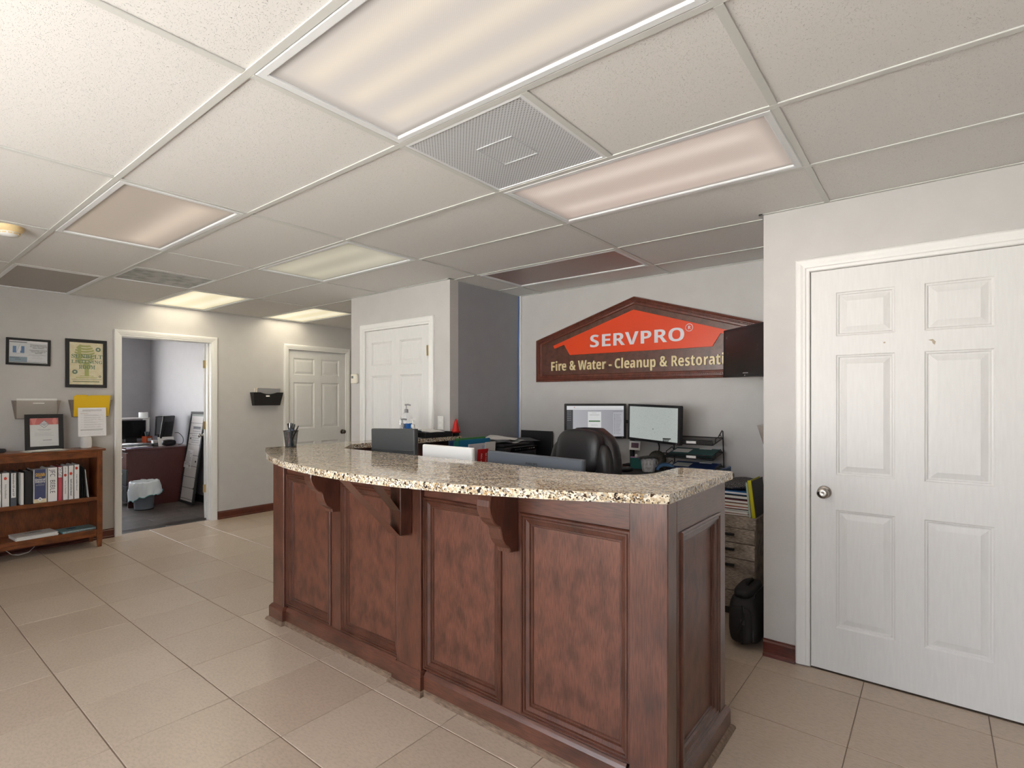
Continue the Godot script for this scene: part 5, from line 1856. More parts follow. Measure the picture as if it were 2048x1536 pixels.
	var web := lit_screen("browser_screen", im, 0.62)
	im = blank(480, 270, Color(0.80, 0.83, 0.81))
	var rg := RandomNumberGenerator.new()
	rg.seed = 3
	for k in 2600:
		var g := rg.randf_range(0.52, 0.76)
		im.fill_rect(Rect2i(rg.randi_range(0, 476), rg.randi_range(0, 268), rg.randi_range(1, 4), 1), Color(g, g + 0.01, g))
	disc(im, 246, 180, 4, Color(0.3, 0.3, 0.3))
	var fibre := lit_screen("speckled_screen", im, 0.62)
	# base point, turn: viewer-left end -> viewer-right end
	var ends := [[[3.755, 2.385], [4.07, 1.99], web, "lit monitor showing a browser page with a white dialog box, left of the twin screens", 0.0], [[4.03, 1.951], [3.805, 1.44], fibre, "lit monitor showing a pale speckled picture, right of the twin screens", -0.012]]
	for e in ends:
		var a := P(e[0][0], 1.062, e[0][1])
		var b := P(e[1][0], 1.062 + e[4], e[1][1])
		var x := (b - a).normalized()
		var z := x.cross(Vector3.UP).normalized()
		o = thing("lit_monitor", e[3], "monitor", Transform3D(Basis(x, z.cross(x), z), (a + b) / 2))
		monitor(o, (b - a).length(), 0.287, M.black, e[2], 0.018, 0.035)
		part("power_light", MB.new().box(Vector3((b - a).length() / 2 - 0.03, 0.009, 0.003), Vector3(0.012, 0.004, 0.002)), M.pale_ink, o)
	o = thing("monitor_pole", "black monitor pole on the back worktop holding the twin lit screens", "monitor stand", at(4.115, 0.841, 1.955))
	part("pole", MB.new().tube([Vector3(0, 0, 0), Vector3(0, 0.40, 0)], 0.019, 14), M.black, o)
	part("base", MB.new().box(Vector3(0, 0.006, 0), Vector3(0.12, 0.012, 0.12), 0.003), M.black, o)
	part("arm", MB.new().tube([Vector3(0, 0.36, 0), Vector3(-0.11, 0.36, -0.24)], 0.013, 10), M.black, o)
	part("arm", MB.new().tube([Vector3(0, 0.36, 0), Vector3(-0.10, 0.36, 0.22)], 0.013, 10), M.black, o)
	var card := MB.new().box(Vector3(0, 0.036, 0), Vector3(0.085, 0.072, 0.002))
	o = thing("photo_card", "small white photo card hung on the monitor pole", "photo card", Transform3D(Basis(Vector3.UP, deg_to_rad(-62)) * Basis(Vector3.BACK, -0.06), P(4.04, 0.975, 1.90)))
	part("card", card, M.paper, o)
	im = blank(24, 18, Color(0.42, 0.32, 0.38))
	for k in 60:
		im.set_pixel(rg.randi_range(0, 23), rg.randi_range(0, 17), Color(rg.randf_range(0.2, 0.7), rg.randf_range(0.2, 0.45), rg.randf_range(0.25, 0.5)))
	var pq := MB.new()
	pq.quad(Vector3(-0.028, 0.018, 0.0014), Vector3(0.03, 0.018, 0.0014), Vector3(0.03, 0.058, 0.0014), Vector3(-0.028, 0.058, 0.0014))
	part("photo", pq, printed("photo_print", im, 0.4), o)
	for k in 2:
		o = thing("monitor_cable", ["thin black cable hanging below the browser monitor", "thin black cable hanging below the speckled monitor"][k], "cable", P2([4.13, 4.13][k], 0.842, [2.21, 1.74][k]))
		part("cable", cable([Vector3(-0.03, 0.23, 0.0), Vector3(0.0, 0.16, 0.012), Vector3(0.01, 0.07, -0.012), Vector3(0.0, 0.004, 0.0)], 0.004), M.black, o)
	# --- small things on the back worktop
	var Y := 0.841
	o = thing("desk_mat", "black desk mat under the keyboard and the mug", "desk mat", at(3.72, Y, 1.80))
	part("mat", MB.new().box(Vector3(0, 0.0015, 0), Vector3(0.40, 0.003, 0.62), 0.001), M.black_matte, o)
	part("stitched_edge", MB.new().sweep([Vector3(-0.2, 0.003, -0.31), Vector3(0.2, 0.003, -0.31), Vector3(0.2, 0.003, 0.31), Vector3(-0.2, 0.003, 0.31)], PackedVector2Array([Vector2(0, -0.001), Vector2(0, 0.001), Vector2(0.004, 0.001), Vector2(0.004, -0.001)]), Vector3.UP, true), M.black, o)
	Y += 0.0035
	o = thing("mug", "white mottled mug with a patterned cloth over its rim, on the back worktop", "mug", at(3.80, Y, 1.675, -20))
	var mg := MB.new().lathe([Vector2(0, 0), Vector2(0.043, 0), Vector2(0.046, 0.004), Vector2(0.054, 0.06), Vector2(0.060, 0.102), Vector2(0.057, 0.102), Vector2(0.050, 0.05), Vector2(0.042, 0.008), Vector2(0, 0.008)], 36)
	var mm := tri_tex(mat("mug_glaze", rgb(232, 234, 238), 0.25), T["blotch"], Vector3(5, 5, 5))
	part("body", mg, mm, o)
	part("handle", MB.new().tube([Vector3(0.054, 0.086, 0), Vector3(0.075, 0.09, 0), Vector3(0.092, 0.076, 0), Vector3(0.094, 0.056, 0), Vector3(0.082, 0.036, 0), Vector3(0.051, 0.022, 0)], 0.0065, 10), mm, o)
	o = thing("rim_cloth", "dark patterned cloth lying over the rim of the white mug", "cloth", at(3.80, Y + 0.1065, 1.675))
	var rows := []
	for i in 4:
		var row := []
		for j in 24:
			var a := TAU * j / 24
			var r: float = [0.012, 0.045, 0.066, 0.073][i]
			var y: float = [0.010, 0.007, 0.002, -0.006][i] + (0.012 * sin(a * 2.0 + 0.6) if i == 3 else 0.0)
			row.append(Vector3(cos(a) * r, y, -sin(a) * r))
		rows.append(row)
	rows.reverse()
	part("cloth", MB.new().grid(rows, true), tri_tex(mat("cloth_pattern", rgb(120, 116, 104), 0.8), T["tweed"], Vector3(14, 14, 14)), o)
	o = thing("mouse", "black computer mouse left of the mug", "computer mouse", at(3.70, Y, 1.80, 70))
	part("body", MB.new().blob(Vector3(0, 0.017, 0), Vector3(0.03, 0.017, 0.055), 0.7, 0.8, 24), M.black, o)
	part("wheel", MB.new().blob(Vector3(0, 0.033, 0.025), Vector3(0.004, 0.004, 0.009), 1, 1, 10), M.charcoal, o)
	o = thing("keyboard", "black keyboard on the desk mat left of the mouse", "keyboard", at(3.74, Y, 1.99, -96))
	part("tray", MB.new().box(Vector3(0, 0.006, 0), Vector3(0.25, 0.012, 0.14), 0.004), M.black, o)
	for r in 5:
		for c in 12:
			part("key", MB.new().box(Vector3(-0.1045 + c * 0.019, 0.0145, -0.052 + r * 0.025), Vector3(0.016, 0.006, 0.021), 0.0025), M.charcoal if (r + c) % 7 == 0 else M.black_matte, o)
	Y -= 0.0035
	o = thing("tissue_box", "pink, white and teal patterned tissue box behind the mug", "tissue box", at(3.935, Y + 0.004, 1.835, 25))
	im = blank(40, 30, Color(0.86, 0.88, 0.92))
	for k in 150:
		disc(im, rg.randf_range(0, 40), rg.randf_range(0, 16), 1.4, [Color(0.78, 0.4, 0.66), Color(0.66, 0.5, 0.78), Color(0.9, 0.9, 0.94)][k % 3])
	for k in 60:
		disc(im, rg.randf_range(0, 40), rg.randf_range(16, 30), 1.3, [Color(0.6, 0.78, 0.86), Color(0.85, 0.88, 0.94)][k % 2])
	var tm := printed("tissue_print", im)
	for k in 4:
		var q := MB.new()
		q.xf = Transform3D(Basis(Vector3.UP, PI / 2 * k), Vector3.ZERO)
		q.quad(Vector3(-0.045, 0, 0.045), Vector3(0.045, 0, 0.045), Vector3(0.045, 0.085, 0.045), Vector3(-0.045, 0.085, 0.045))
		part("side", q, tm if k % 2 == 0 else mat("teal_side%d" % k, rgb(38, 108, 104), 0.5), o)
	part("top", MB.new().box(Vector3(0, 0.084, 0), Vector3(0.088, 0.003, 0.088)), mat("mauve_top", rgb(160, 112, 160), 0.5), o)
	part("tissue", MB.new().blob(Vector3(-0.02, 0.095, 0), Vector3(0.018, 0.018, 0.012), 1.2, 1.0, 12), M.paper, o)
	for k in 2:
		o = thing("desk_fan", ["round black disc-faced desk fan with a pinkish hub beside the chair", "dark round patterned fan half hidden behind the mug"][k], "desk fan", at([3.98, 4.02][k], Y, [2.10, 1.70][k], -62))
		var d := MB.new()
		d.xf = Transform3D(Basis(Vector3.RIGHT, PI / 2 - 0.25), Vector3(0, 0.075, 0))
		d.lathe([Vector2(0, -0.02), Vector2(0.05, -0.02), Vector2(0.066, -0.008), Vector2(0.068, 0.006), Vector2(0.058, 0.014), Vector2(0.03, 0.010), Vector2(0, 0.010)], 32)
		part("disc", d, M.black_gloss if k == 0 else tri_tex(mat("camo", rgb(126, 120, 92), 0.4), T["tweed"], Vector3(8, 8, 8)), o)
		var hb := MB.new()
		hb.xf = d.xf
		hb.lathe([Vector2(0, 0.009), Vector2(0.019, 0.0105), Vector2(0.017, 0.016), Vector2(0, 0.018)], 20)
		part("hub", hb, mat("hub%d" % k, [rgb(206, 168, 150), rgb(60, 56, 44)][k], 0.5), o)
		part("foot", MB.new().box(Vector3(0, 0.005, 0), Vector3(0.09, 0.01, 0.06), 0.003), M.black, o)
	for k in 3:
		single("desk_paper", sheet(0.21, 0.28, 0.006, k + 3), M.paper if k < 2 else manila_paper(), ["white sheet on top of the papers behind the keyboard", "white sheet under the papers behind the keyboard", "tan envelope under the papers beside the chair"][k], "paper", Transform3D(Basis(Vector3.UP, -1.4 + 0.25 * k) * Basis(Vector3.RIGHT, -PI / 2 + [0.12, 0.03, 0.0][k]), P(3.86 + 0.05 * k, Y + [0.016, 0.009, 0.002][k], 2.22)))
	o = thing("tape_dispenser", "blue arched tape dispenser behind the mug handle", "tape dispenser", at(3.88, Y + 0.004, 1.575, -62))
	var arch := []
	for k in 11:
		var a := PI * k / 10.0
		arch.append(Vector2(0.07 * cos(a), 0.012 + 0.052 * sin(a)))
	for k in 11:
		var a := PI * (10 - k) / 10.0
		arch.append(Vector2(0.05 * cos(a), 0.012 + 0.030 * sin(a)))
	part("arch", MB.new().prism(PackedVector2Array(arch), -0.03, 0.03, 0.003), mat("dispenser_blue", rgb(62, 104, 148), 0.4), o)
	part("base", MB.new().box(Vector3(0, 0.006, 0), Vector3(0.15, 0.012, 0.062), 0.003), M.black, o)
	# --- printer corner
	Y = 0.8415
	o = thing("printer", "black multifunction printer in the corner, papers heaped on its lid", "printer", at(3.72, Y, 2.945))
	part("body", MB.new().box(Vector3(0, 0.075, 0.0), Vector3(0.44, 0.12, 0.29), 0.008), M.black, o)
	part("base", MB.new().box(Vector3(0, 0.008, 0.0), Vector3(0.40, 0.014, 0.26), 0.003), M.black_matte, o)
	part("lid", MB.new().box(Vector3(0, 0.15, -0.01), Vector3(0.44, 0.03, 0.27), 0.008), M.black, o)
	var sl := MB.new()
	sl.xf = Transform3D(Basis(Vector3.RIGHT, 0.5), Vector3(0.02, 0.115, 0.155))
	sl.box(Vector3.ZERO, Vector3(0.36, 0.05, 0.012), 0.003)
	part("control_panel", sl, M.black_gloss, o)
	for k in 9:
		var bt := MB.new()
		bt.xf = sl.xf
		bt.box(Vector3(-0.13 + k * 0.033, 0.004, 0.0075), Vector3(0.02, 0.008, 0.003), 0.001)
		part("button", bt, M.pale_ink if k > 5 else M.charcoal, o)
	part("paper_tray", MB.new().box(Vector3(0.02, 0.03, 0.17), Vector3(0.30, 0.012, 0.10), 0.003), M.black_matte, o)
	part("output_slot", MB.new().box(Vector3(0.02, 0.062, 0.1455), Vector3(0.32, 0.03, 0.004)), M.black_gloss, o)
	for k in 4:
		single("printer_paper", sheet(0.29, 0.23, 0.012, k * 2 + 1), [M.paper, M.paper, M.paper, M.charcoal][k], ["topmost curled white sheet on the printer lid", "second white sheet on the printer lid, askew", "bottom white sheet on the printer lid", "grey sheet sticking out to the right on the printer lid"][k], "paper", Transform3D(Basis(Vector3.UP, [0.35, -0.1, 0.12, -0.5][k]) * Basis(Vector3.RIGHT, -PI / 2 + [0.10, 0.03, 0.0, 0.05][k]), P([3.66, 3.68, 3.67, 3.84][k], Y + [0.196, 0.186, 0.176, 0.172][k], [2.85, 2.84, 2.83, 2.84][k])), "papers on the printer lid")
	o = thing("upright_board", "black flat panel standing against the sign wall behind the chair", "panel", at(4.125, Y, 2.93))
	part("panel", MB.new().box(Vector3(0, 0.125, 0), Vector3(0.02, 0.248, 0.36), 0.004), M.black, o)
	part("foot", MB.new().box(Vector3(-0.01, 0.006, 0), Vector3(0.04, 0.012, 0.2), 0.003), M.black_matte, o)
	var cols := [mat("folder_navy", rgb(52, 84, 128), 0.55), mat("folder_green", rgb(70, 140, 72), 0.55), mat("folder_blue", rgb(22, 112, 158), 0.5), mat("folder_teal", rgb(40, 130, 120), 0.5)]
	var nm := ["slate blue folder at the back of the upright folders by the dark wall", "green folder edge showing behind the bright blue folder", "bright blue folder standing upright by the dark wall", "teal folder edge beside the bright blue folder"]
	for k in 4:
		o = thing("upright_folder", nm[k], "folder", Transform3D(Basis(Vector3.RIGHT, 0.05), P([3.19, 3.26, 3.275, 3.225][k], Y, [3.04, 2.99, 2.955, 2.97][k])), "folders standing by the dark wall")
		part("front_cover", MB.new().box(Vector3(0, [0.20, 0.225, 0.215, 0.21][k] / 2, 0.004), Vector3([0.26, 0.36, 0.37, 0.36][k], [0.20, 0.225, 0.215, 0.21][k], 0.003), 0.001), cols[k], o)
		part("rear_cover", MB.new().box(Vector3(0, [0.21, 0.23, 0.218, 0.213][k] / 2, -0.004), Vector3([0.26, 0.36, 0.37, 0.36][k], [0.21, 0.23, 0.218, 0.213][k], 0.003), 0.001), cols[k], o)
	im = blank(120, 70, Color(0.84, 0.85, 0.88))
	for k in 14:
		im.fill_rect(Rect2i(10 + k * 5, 8, 3, 10), Color(0.66, 0.70, 0.78))
	bars(im, 10, 80, 26, 7, 5, Color(0.6, 0.62, 0.68), 0.4, 2)
	single("upright_papers", MB.new().box(Vector3(0, 0.09, 0), Vector3(0.27, 0.18, 0.012), 0.001), tri_plain("striped_sheet", im), "white printed papers standing in front of the bright blue folder", "papers", Transform3D(Basis(Vector3.RIGHT, 0.06), P(3.30, Y + 0.002, 2.925)))
	single("upright_papers", MB.new().box(Vector3(0, 0.094, 0), Vector3(0.13, 0.188, 0.006), 0.001), M.paper, "blank white sheet standing right of the red brochures", "papers", Transform3D(Basis(Vector3.RIGHT, 0.06), P(3.41, Y + 0.002, 2.905)))
	var red := mat("brochure_red", rgb(206, 34, 36), 0.4)
	for k in 2:
		o = thing("red_brochure", ["red brochure with white sideways lettering, in front of the upright papers", "second red brochure overlapping the lettered one, right side"][k], "brochure", Transform3D(Basis(Vector3.RIGHT, 0.08), P([3.285, 3.335][k], Y + 0.002, [2.895, 2.89][k])))
		part("cover", MB.new().box(Vector3(0, 0.068, 0), Vector3([0.085, 0.06][k], 0.136, 0.004), 0.001), red, o)
		text(["TO YOU", "CALL US"][k], 0.016, Transform3D(Basis(Vector3.BACK, PI / 2), Vector3(0.004, 0.058, 0.0025)), M.paper, o, "lettering", 0.0004, 0.085)
	# --- on the granite
	Y = 1.0785
	o = thing("pen_cup", "black wire mesh pen cup at the left end of the granite counter", "pen cup", at(1.825, Y, 3.235))
	var cupm := mat("cup_mesh", rgb(24, 24, 26), 0.5)
	var im2 := Image.create(8, 8, false, Image.FORMAT_RGBA8)
	im2.fill(Color(1, 1, 1, 1))
	im2.fill_rect(Rect2i(1, 1, 5, 5), Color(1, 1, 1, 0))
	cupm.albedo_texture = image_tex("mesh_holes", im2)
	cupm.uv1_scale = Vector3(60, 26, 1)
	cupm.transparency = BaseMaterial3D.TRANSPARENCY_ALPHA_SCISSOR
	cupm.alpha_scissor_threshold = 0.5
	part("mesh_wall", MB.new().lathe([Vector2(0.034, 0.004), Vector2(0.045, 0.103)], 40), cupm, o)
	part("rim", MB.new().lathe([Vector2(0.0438, 0.101), Vector2(0.047, 0.101), Vector2(0.047, 0.106), Vector2(0.0438, 0.106), Vector2(0.0438, 0.101)], 40), M.black, o)
	part("base", MB.new().lathe([Vector2(0, 0), Vector2(0.035, 0), Vector2(0.0362, 0.006), Vector2(0.034, 0.006), Vector2(0, 0.005)], 40), M.black, o)
	var blue := mat("pen_teal", rgb(44, 92, 120), 0.35)
	var pink := mat("pen_magenta", rgb(176, 34, 78), 0.35)
	var pens := [["magenta pen in the middle of the mesh cup", pink, M.nickel, 0.1, 0.04], ["silver pen leaning left to right through the mesh cup", M.nickel, M.white, 0.9, 0.1], ["teal pen near the left of the mesh cup", blue, blue, 2.6, 0.16], ["second teal pen, behind the magenta one in the mesh cup", blue, M.black, 1.8, 0.10],
		["black pen sticking far out to the right of the mesh cup", M.black, M.black, -0.35, 0.55], ["black pen leaning left out of the mesh cup", M.black, M.black, 3.1, 0.2], ["black pen upright at the back of the mesh cup", M.black, M.black, 1.4, 0.06], ["grey pen at the left rim of the mesh cup", M.slate, M.black, 3.6, 0.22],
		["navy pen right of the magenta one in the mesh cup", M["folder_navy"], M.black, -0.2, 0.18], ["black pen with a nickel clip at the front of the mesh cup", M.black, M.charcoal, -1.2, 0.12], ["dark grey pen leaning right beside the longest black pen", M.charcoal, M.black, -0.5, 0.34], ["white-capped black pen at the back left of the mesh cup", M.black, M.white, 2.2, 0.12]]
	for q in pens:
		var dir := Vector3(cos(q[3]) * 0.78 , 0, -sin(q[3])) # leaning direction on the counter
		var screen := Vector3(0.629 * cos(q[3]) + 0.778 * sin(q[3]), 0, 0.778 * cos(q[3]) - 0.629 * sin(q[3]))
		var lean: Vector3 = (Vector3.UP + screen * q[4]).normalized()
		pen(q[0], q[1], Transform3D(Basis(), P(1.825, Y + 0.0065, 3.235) - screen * 0.012), lean, q[2])
	var clear := mat("gel", Color(0.93, 0.97, 1.0, 0.16), 0.06)
	clear.transparency = BaseMaterial3D.TRANSPARENCY_ALPHA
	var blab := mat("label_blue", rgb(28, 92, 164), 0.4)
	var tlab := mat("label_teal", rgb(140, 196, 206), 0.4)
	var bottles := [["tall clear hand sanitizer pump bottle with a blue label, on the counter's left leg", 2.80, 3.245, 0.052, 0.205, M.pale_ink, blab], ["short clear sanitizer bottle with a white pump, in front of the tall one", 2.815, 3.185, 0.034, 0.088, M.white, tlab], ["short clear bottle partly hidden left of the white-pump bottle", 2.735, 3.215, 0.030, 0.094, M.pale_ink, tlab]]
	for q in bottles:
		o = thing("sanitizer_bottle", q[0], "bottle", at(q[1], Y, q[2], -40))
		var r: float = q[3]
		var h: float = q[4]
		part("bottle", MB.new().lathe([Vector2(0, 0), Vector2(r * 0.94, 0.001), Vector2(r, 0.006), Vector2(r, h * 0.66), Vector2(r * 0.92, h * 0.80), Vector2(r * 0.62, h * 0.93), Vector2(r * 0.36, h), Vector2(0, h)], 32), clear, o)
		part("collar", MB.new().lathe([Vector2(r * 0.34, h - 0.004), Vector2(0.0155, h - 0.004), Vector2(0.0155, h + 0.022), Vector2(0.008, h + 0.026), Vector2(0, h + 0.026)], 20), q[5], o)
		part("pump_stem", MB.new().tube([Vector3(0, h + 0.024, 0), Vector3(0, h + 0.056, 0)], 0.004, 10), q[5], o)
		part("pump_head", MB.new().tube([Vector3(-0.012, h + 0.058, 0), Vector3(0.012, h + 0.060, 0), Vector3(0.034, h + 0.054, 0)], 0.0065, 10), q[5], o)
		part("dip_tube", MB.new().tube([Vector3(0, h, 0), Vector3(0.004, 0.012, 0)], 0.0022, 8), M.white, o)
		var lab := []
		for i in 2:
			var row := []
			for j in 9:
				var a := deg_to_rad(lerpf(190.0, 290.0, j / 8.0)) + 0.7
				row.append(Vector3(cos(a) * (r + 0.0008), h * (0.22 if i == 0 else 0.58), -sin(a) * (r + 0.0008)))
			lab.append(row)
		part("label", MB.new().grid(lab), q[6], o)
	o = thing("letter_tray", "black letter tray of papers at the far end of the counter's left leg", "letter tray", at(3.045, Y, 3.205, -3))
	part("floor", MB.new().box(Vector3(0, 0.003, 0), Vector3(0.28, 0.004, 0.16)), M.black, o)
	part("front_wall", MB.new().box(Vector3(0, 0.021, 0.082), Vector3(0.285, 0.042, 0.004), 0.001), M.black, o)
	part("back_wall", MB.new().box(Vector3(0, 0.021, -0.082), Vector3(0.285, 0.042, 0.004), 0.001), M.black, o)
	for s in [-1, 1]:
		part("side_wall", MB.new().box(Vector3(s * 0.141, 0.021, 0), Vector3(0.004, 0.042, 0.16), 0.001), M.black, o)
	for k in 3:
		single("tray_paper", sheet(0.2, 0.14, 0.004, k), [M.paper, M.paper, M["folder_navy"]][k], ["white leaflet on top of the black letter tray", "white leaflet askew under the top one in the letter tray", "navy leaflet under the white ones in the letter tray"][k], "leaflet", Transform3D(Basis(Vector3.UP, [0.3, -0.1, 0.2][k]) * Basis(Vector3.RIGHT, -PI / 2 + 0.12), P(3.07, Y + [0.040, 0.032, 0.022][k], 3.165)))
	o = thing("grey_tray", "slate grey shallow tray behind the black letter tray", "letter tray", at(2.90, Y, 3.275, 6))
	part("wall", MB.new().box(Vector3(0, 0.030, 0.012), Vector3(0.17, 0.058, 0.004), 0.001), M.slate, o)
	part("floor", MB.new().box(Vector3(0, 0.003, -0.005), Vector3(0.17, 0.004, 0.034)), M.slate, o)
	single("tray_paper", sheet(0.12, 0.05, 0.002, 2), M.paper, "white slip lying in front of the black letter tray", "leaflet", Transform3D(Basis(Vector3.UP, 0.1) * Basis(Vector3.RIGHT, -PI / 2), P(2.84, Y + 0.001, 3.16)))
	o = thing("red_marker_cone", "small red pointed cone stand at the corner of the dark grey wall", "cone", at(3.24, Y, 3.128))
	var cone_red := mat("cone_red", rgb(208, 30, 24), 0.45)
	part("stand", MB.new().box(Vector3(0, 0.012, 0), Vector3(0.05, 0.024, 0.028), 0.002), M.black, o)
	part("base", MB.new().box(Vector3(0.0, 0.032, 0), Vector3(0.09, 0.014, 0.03), 0.005), cone_red, o)
	part("cone", MB.new().lathe([Vector2(0, 0.038), Vector2(0.034, 0.038), Vector2(0.028, 0.06), Vector2(0.008, 0.135), Vector2(0.004, 0.142), Vector2(0, 0.143)], 24), cone_red, o)
	# --- blue cable in the corner
	o = thing("blue_cable", "thin blue network cable running down the corner beside the sign wall", "cable", P2(4.128, 0.85, 3.143))
	part("cable", cable([Vector3(0, 1.532, 0), Vector3(-0.004, 1.2, 0), Vector3(-0.012, 0.95, 0), Vector3(-0.006, 0.6, 0), Vector3(-0.014, 0.3, 0), Vector3(-0.01, 0.0, 0)], 0.0045), mat("cable_blue", rgb(44, 92, 160), 0.5), o)


func P2(u: float, y: float, v: float) -> Transform3D:
	return at(u, y, v)


func manila_paper() -> Material:
	return M["manila"]


func tri_plain(called: String, im: Image) -> StandardMaterial3D:
	var m := mat(called, Color.WHITE, 0.7)
	image_tex(called, im)
	return tri_tex(m, T[called], Vector3(3.7, 5.4, 3.7))


# ---------------------------------------------------------------- sign wall and alcove
func alcove_things() -> void:
	# --- house-shaped sign; local x to the viewer's right (-v), y up, z out of the wall
	var o := thing("wall_sign", "large house-shaped dark wood sign with an orange roof panel and raised lettering", "wall sign", Transform3D(Basis(Vector3.UP, -PI / 2), P(4.159, 1.546, 1.945)))
	var hw := 0.988
	var out := [Vector3(-hw, 0, 0), Vector3(-hw, 0.390, 0), Vector3(0, 0.691, 0), Vector3(hw, 0.390, 0), Vector3(hw, 0, 0)]
	var bd := PackedVector2Array()
	for q in out:
		bd.append(Vector2(q.x * 0.985, clampf(q.y * 0.985, 0.01, 1.0)))
	part("backboard", MB.new().prism(bd, 0.001, 0.022), M.sign_wood, o)
	var prof := PackedVector2Array([Vector2(0, 0.001), Vector2(0, 0.034), Vector2(-0.004, 0.044), Vector2(-0.016, 0.047), Vector2(-0.022, 0.040), Vector2(-0.027, 0.040), Vector2(-0.030, 0.034), Vector2(-0.040, 0.034), Vector2(-0.043, 0.030), Vector2(-0.056, 0.028), Vector2(-0.062, 0.022), Vector2(-0.062, 0.001)])
	part("frame", MB.new().sweep(out, prof, Vector3.BACK, true), M.sign_frame, o)
	var rope := MB.new()
	for e in 5:
		var a: Vector3 = out[e]
		var b: Vector3 = out[(e + 1) % 5]
		var d := (b - a).normalized()
		var inw := d.cross(Vector3.BACK)
		var cnt := int((b - a).length() / 0.014)
		for k in cnt:
			var c: Vector3 = a + d * (0.014 * (k + 0.5)) + inw * 0.035 + Vector3(0, 0, 0.035)
			if absf(c.x) > hw - 0.03 or c.y < 0.03:
				continue
			rope.xf = Transform3D(Basis(Vector3.BACK, atan2(d.y, d.x) + 0.6), c)
			rope.box(Vector3.ZERO, Vector3(0.006, 0.012, 0.007), 0.002)
	part("rope_bead", rope, M.sign_frame, o).set_meta("kind", "stuff")
	var orange := mat("sign_orange", rgb(226, 74, 36), 0.28)
	var roof := PackedVector2Array()
	for q in [[1.951, 2.129], [2.746, 1.878], [2.732, 1.850], [2.628, 1.880], [2.567, 1.783], [1.312, 1.783], [1.252, 1.880], [1.150, 1.850], [1.136, 1.878]]:
		roof.append(Vector2(1.945 - q[0], q[1] - 1.546))
	part("orange_panel", MB.new().prism(roof, 0.024, 0.030, 0.001), orange, o)
	var silver := mat("sign_silver", rgb(222, 220, 228), 0.35)
	text("SERVPRO", 0.104, Transform3D(Basis(), Vector3(0.006, 0.345, 0.0302)), silver, o, "lettering", 0.002, 0.832)
	text("R", 0.026, Transform3D(Basis(), Vector3(0.458, 0.395, 0.0302)), silver, o)
	var ring := []
	for k in 25:
		ring.append(Vector3(0.458 + 0.028 * cos(TAU * k / 24), 0.395 + 0.028 * sin(TAU * k / 24), 0.031))
	part("ring_mark", MB.new().tube(ring, 0.0026, 6, false), silver, o)
	var cream := mat("sign_cream", rgb(226, 210, 164), 0.35)
	text("Fire & Water - Cleanup & Restoration", 0.082, Transform3D(Basis(), Vector3(0.008, 0.140, 0.0225)), cream, o, "lettering", 0.014, 1.655)
	# --- television on the alcove wall
	var a := P(3.74, 1.532, 1.114)
	var b := P(3.352, 1.520, 0.762)
	var x := (b - a).normalized()
	var z := x.cross(Vector3.UP).normalized()
	o = thing("wall_television", "small black wall-mounted television with a smudged dark screen, jutting from behind the wall corner", "television", Transform3D(Basis(x, z.cross(x), z), (a + b) / 2))
	monitor(o, (b - a).length(), 0.314, M.black, smudged(), 0.014, 0.045)
	part("brand_marks", MB.new().box(Vector3(0.03, 0.024, 0.002), Vector3(0.06, 0.006, 0.001)), M.pale_ink, o)
	part("power_light", MB.new().box(Vector3(0.025, 0.009, 0.0035), Vector3(0.006, 0.005, 0.001)), M.paper, o)
	part("mount_arm", MB.new().tube([Vector3(0.05, 0.16, -0.045), Vector3(0.16, 0.16, -0.10)], 0.015, 8), M.black, o)
	# --- wire tray organizer on the back worktop (faces -u)
	o = thing("tray_organizer", "black three-tier wire letter organizer beside the speckled monitor", "letter organizer", Transform3D(Basis(Vector3.UP, -PI / 2), P(3.99, 0.8412, 1.40)))
	var wm = M.black
	for s in [-1, 1]:
		var leg := part("side_frame", MB.new().tube([Vector3(s * 0.185, 0.003, -0.10), Vector3(s * 0.185, 0.31, -0.07), Vector3(s * 0.185, 0.315, -0.05), Vector3(s * 0.185, 0.28, 0.02)], 0.0045, 8), wm, o)
		leg.set_meta("label", "black wire side frame")
	for k in 3:
		var y: float = [0.03, 0.135, 0.24][k]
		var tilt := 0.035
		var sh := MB.new()
		sh.xf = Transform3D(Basis(Vector3.RIGHT, 0.16), Vector3(0, y, 0.02))
		sh.tube([Vector3(-0.18, 0, -0.12), Vector3(0.18, 0, -0.12), Vector3(0.18, 0, 0.12), Vector3(-0.18, 0, 0.12), Vector3(-0.18, 0, -0.12)], 0.004, 8, false)
		sh.tube([Vector3(-0.18, 0, 0.12), Vector3(-0.18, 0.032, 0.125), Vector3(0.18, 0.032, 0.125), Vector3(0.18, 0, 0.12)], 0.004, 8, false)
		for s in [-1, 1]:
			sh.tube([Vector3(s * 0.18, 0, 0.06), Vector3(s * 0.18, 0.03, 0.06), Vector3(s * 0.18, 0.035, -0.06), Vector3(s * 0.18, 0.0, -0.09)], 0.003, 6, false)
		var tray := part("tray", sh, wm, o)
		var ms := MB.new()
		ms.xf = sh.xf
		ms.quad(Vector3(-0.18, 0, 0.12), Vector3(0.18, 0, 0.12), Vector3(0.18, 0, -0.12), Vector3(-0.18, 0, -0.12), Vector2(0, 1), Vector2(1, 1), Vector2(1, 0), Vector2(0, 0))
		ms.quad(Vector3(-0.18, 0.0, 0.121), Vector3(0.18, 0.0, 0.121), Vector3(0.18, 0.032, 0.125), Vector3(-0.18, 0.032, 0.125))
		part("mesh_floor", ms, tray_mesh(), tray)
		var lb := MB.new()
		lb.xf = sh.xf
		lb.box(Vector3(0.03, 0.016, 0.128), Vector3(0.07, 0.018, 0.002))
		part("label", lb, M.tape, tray)
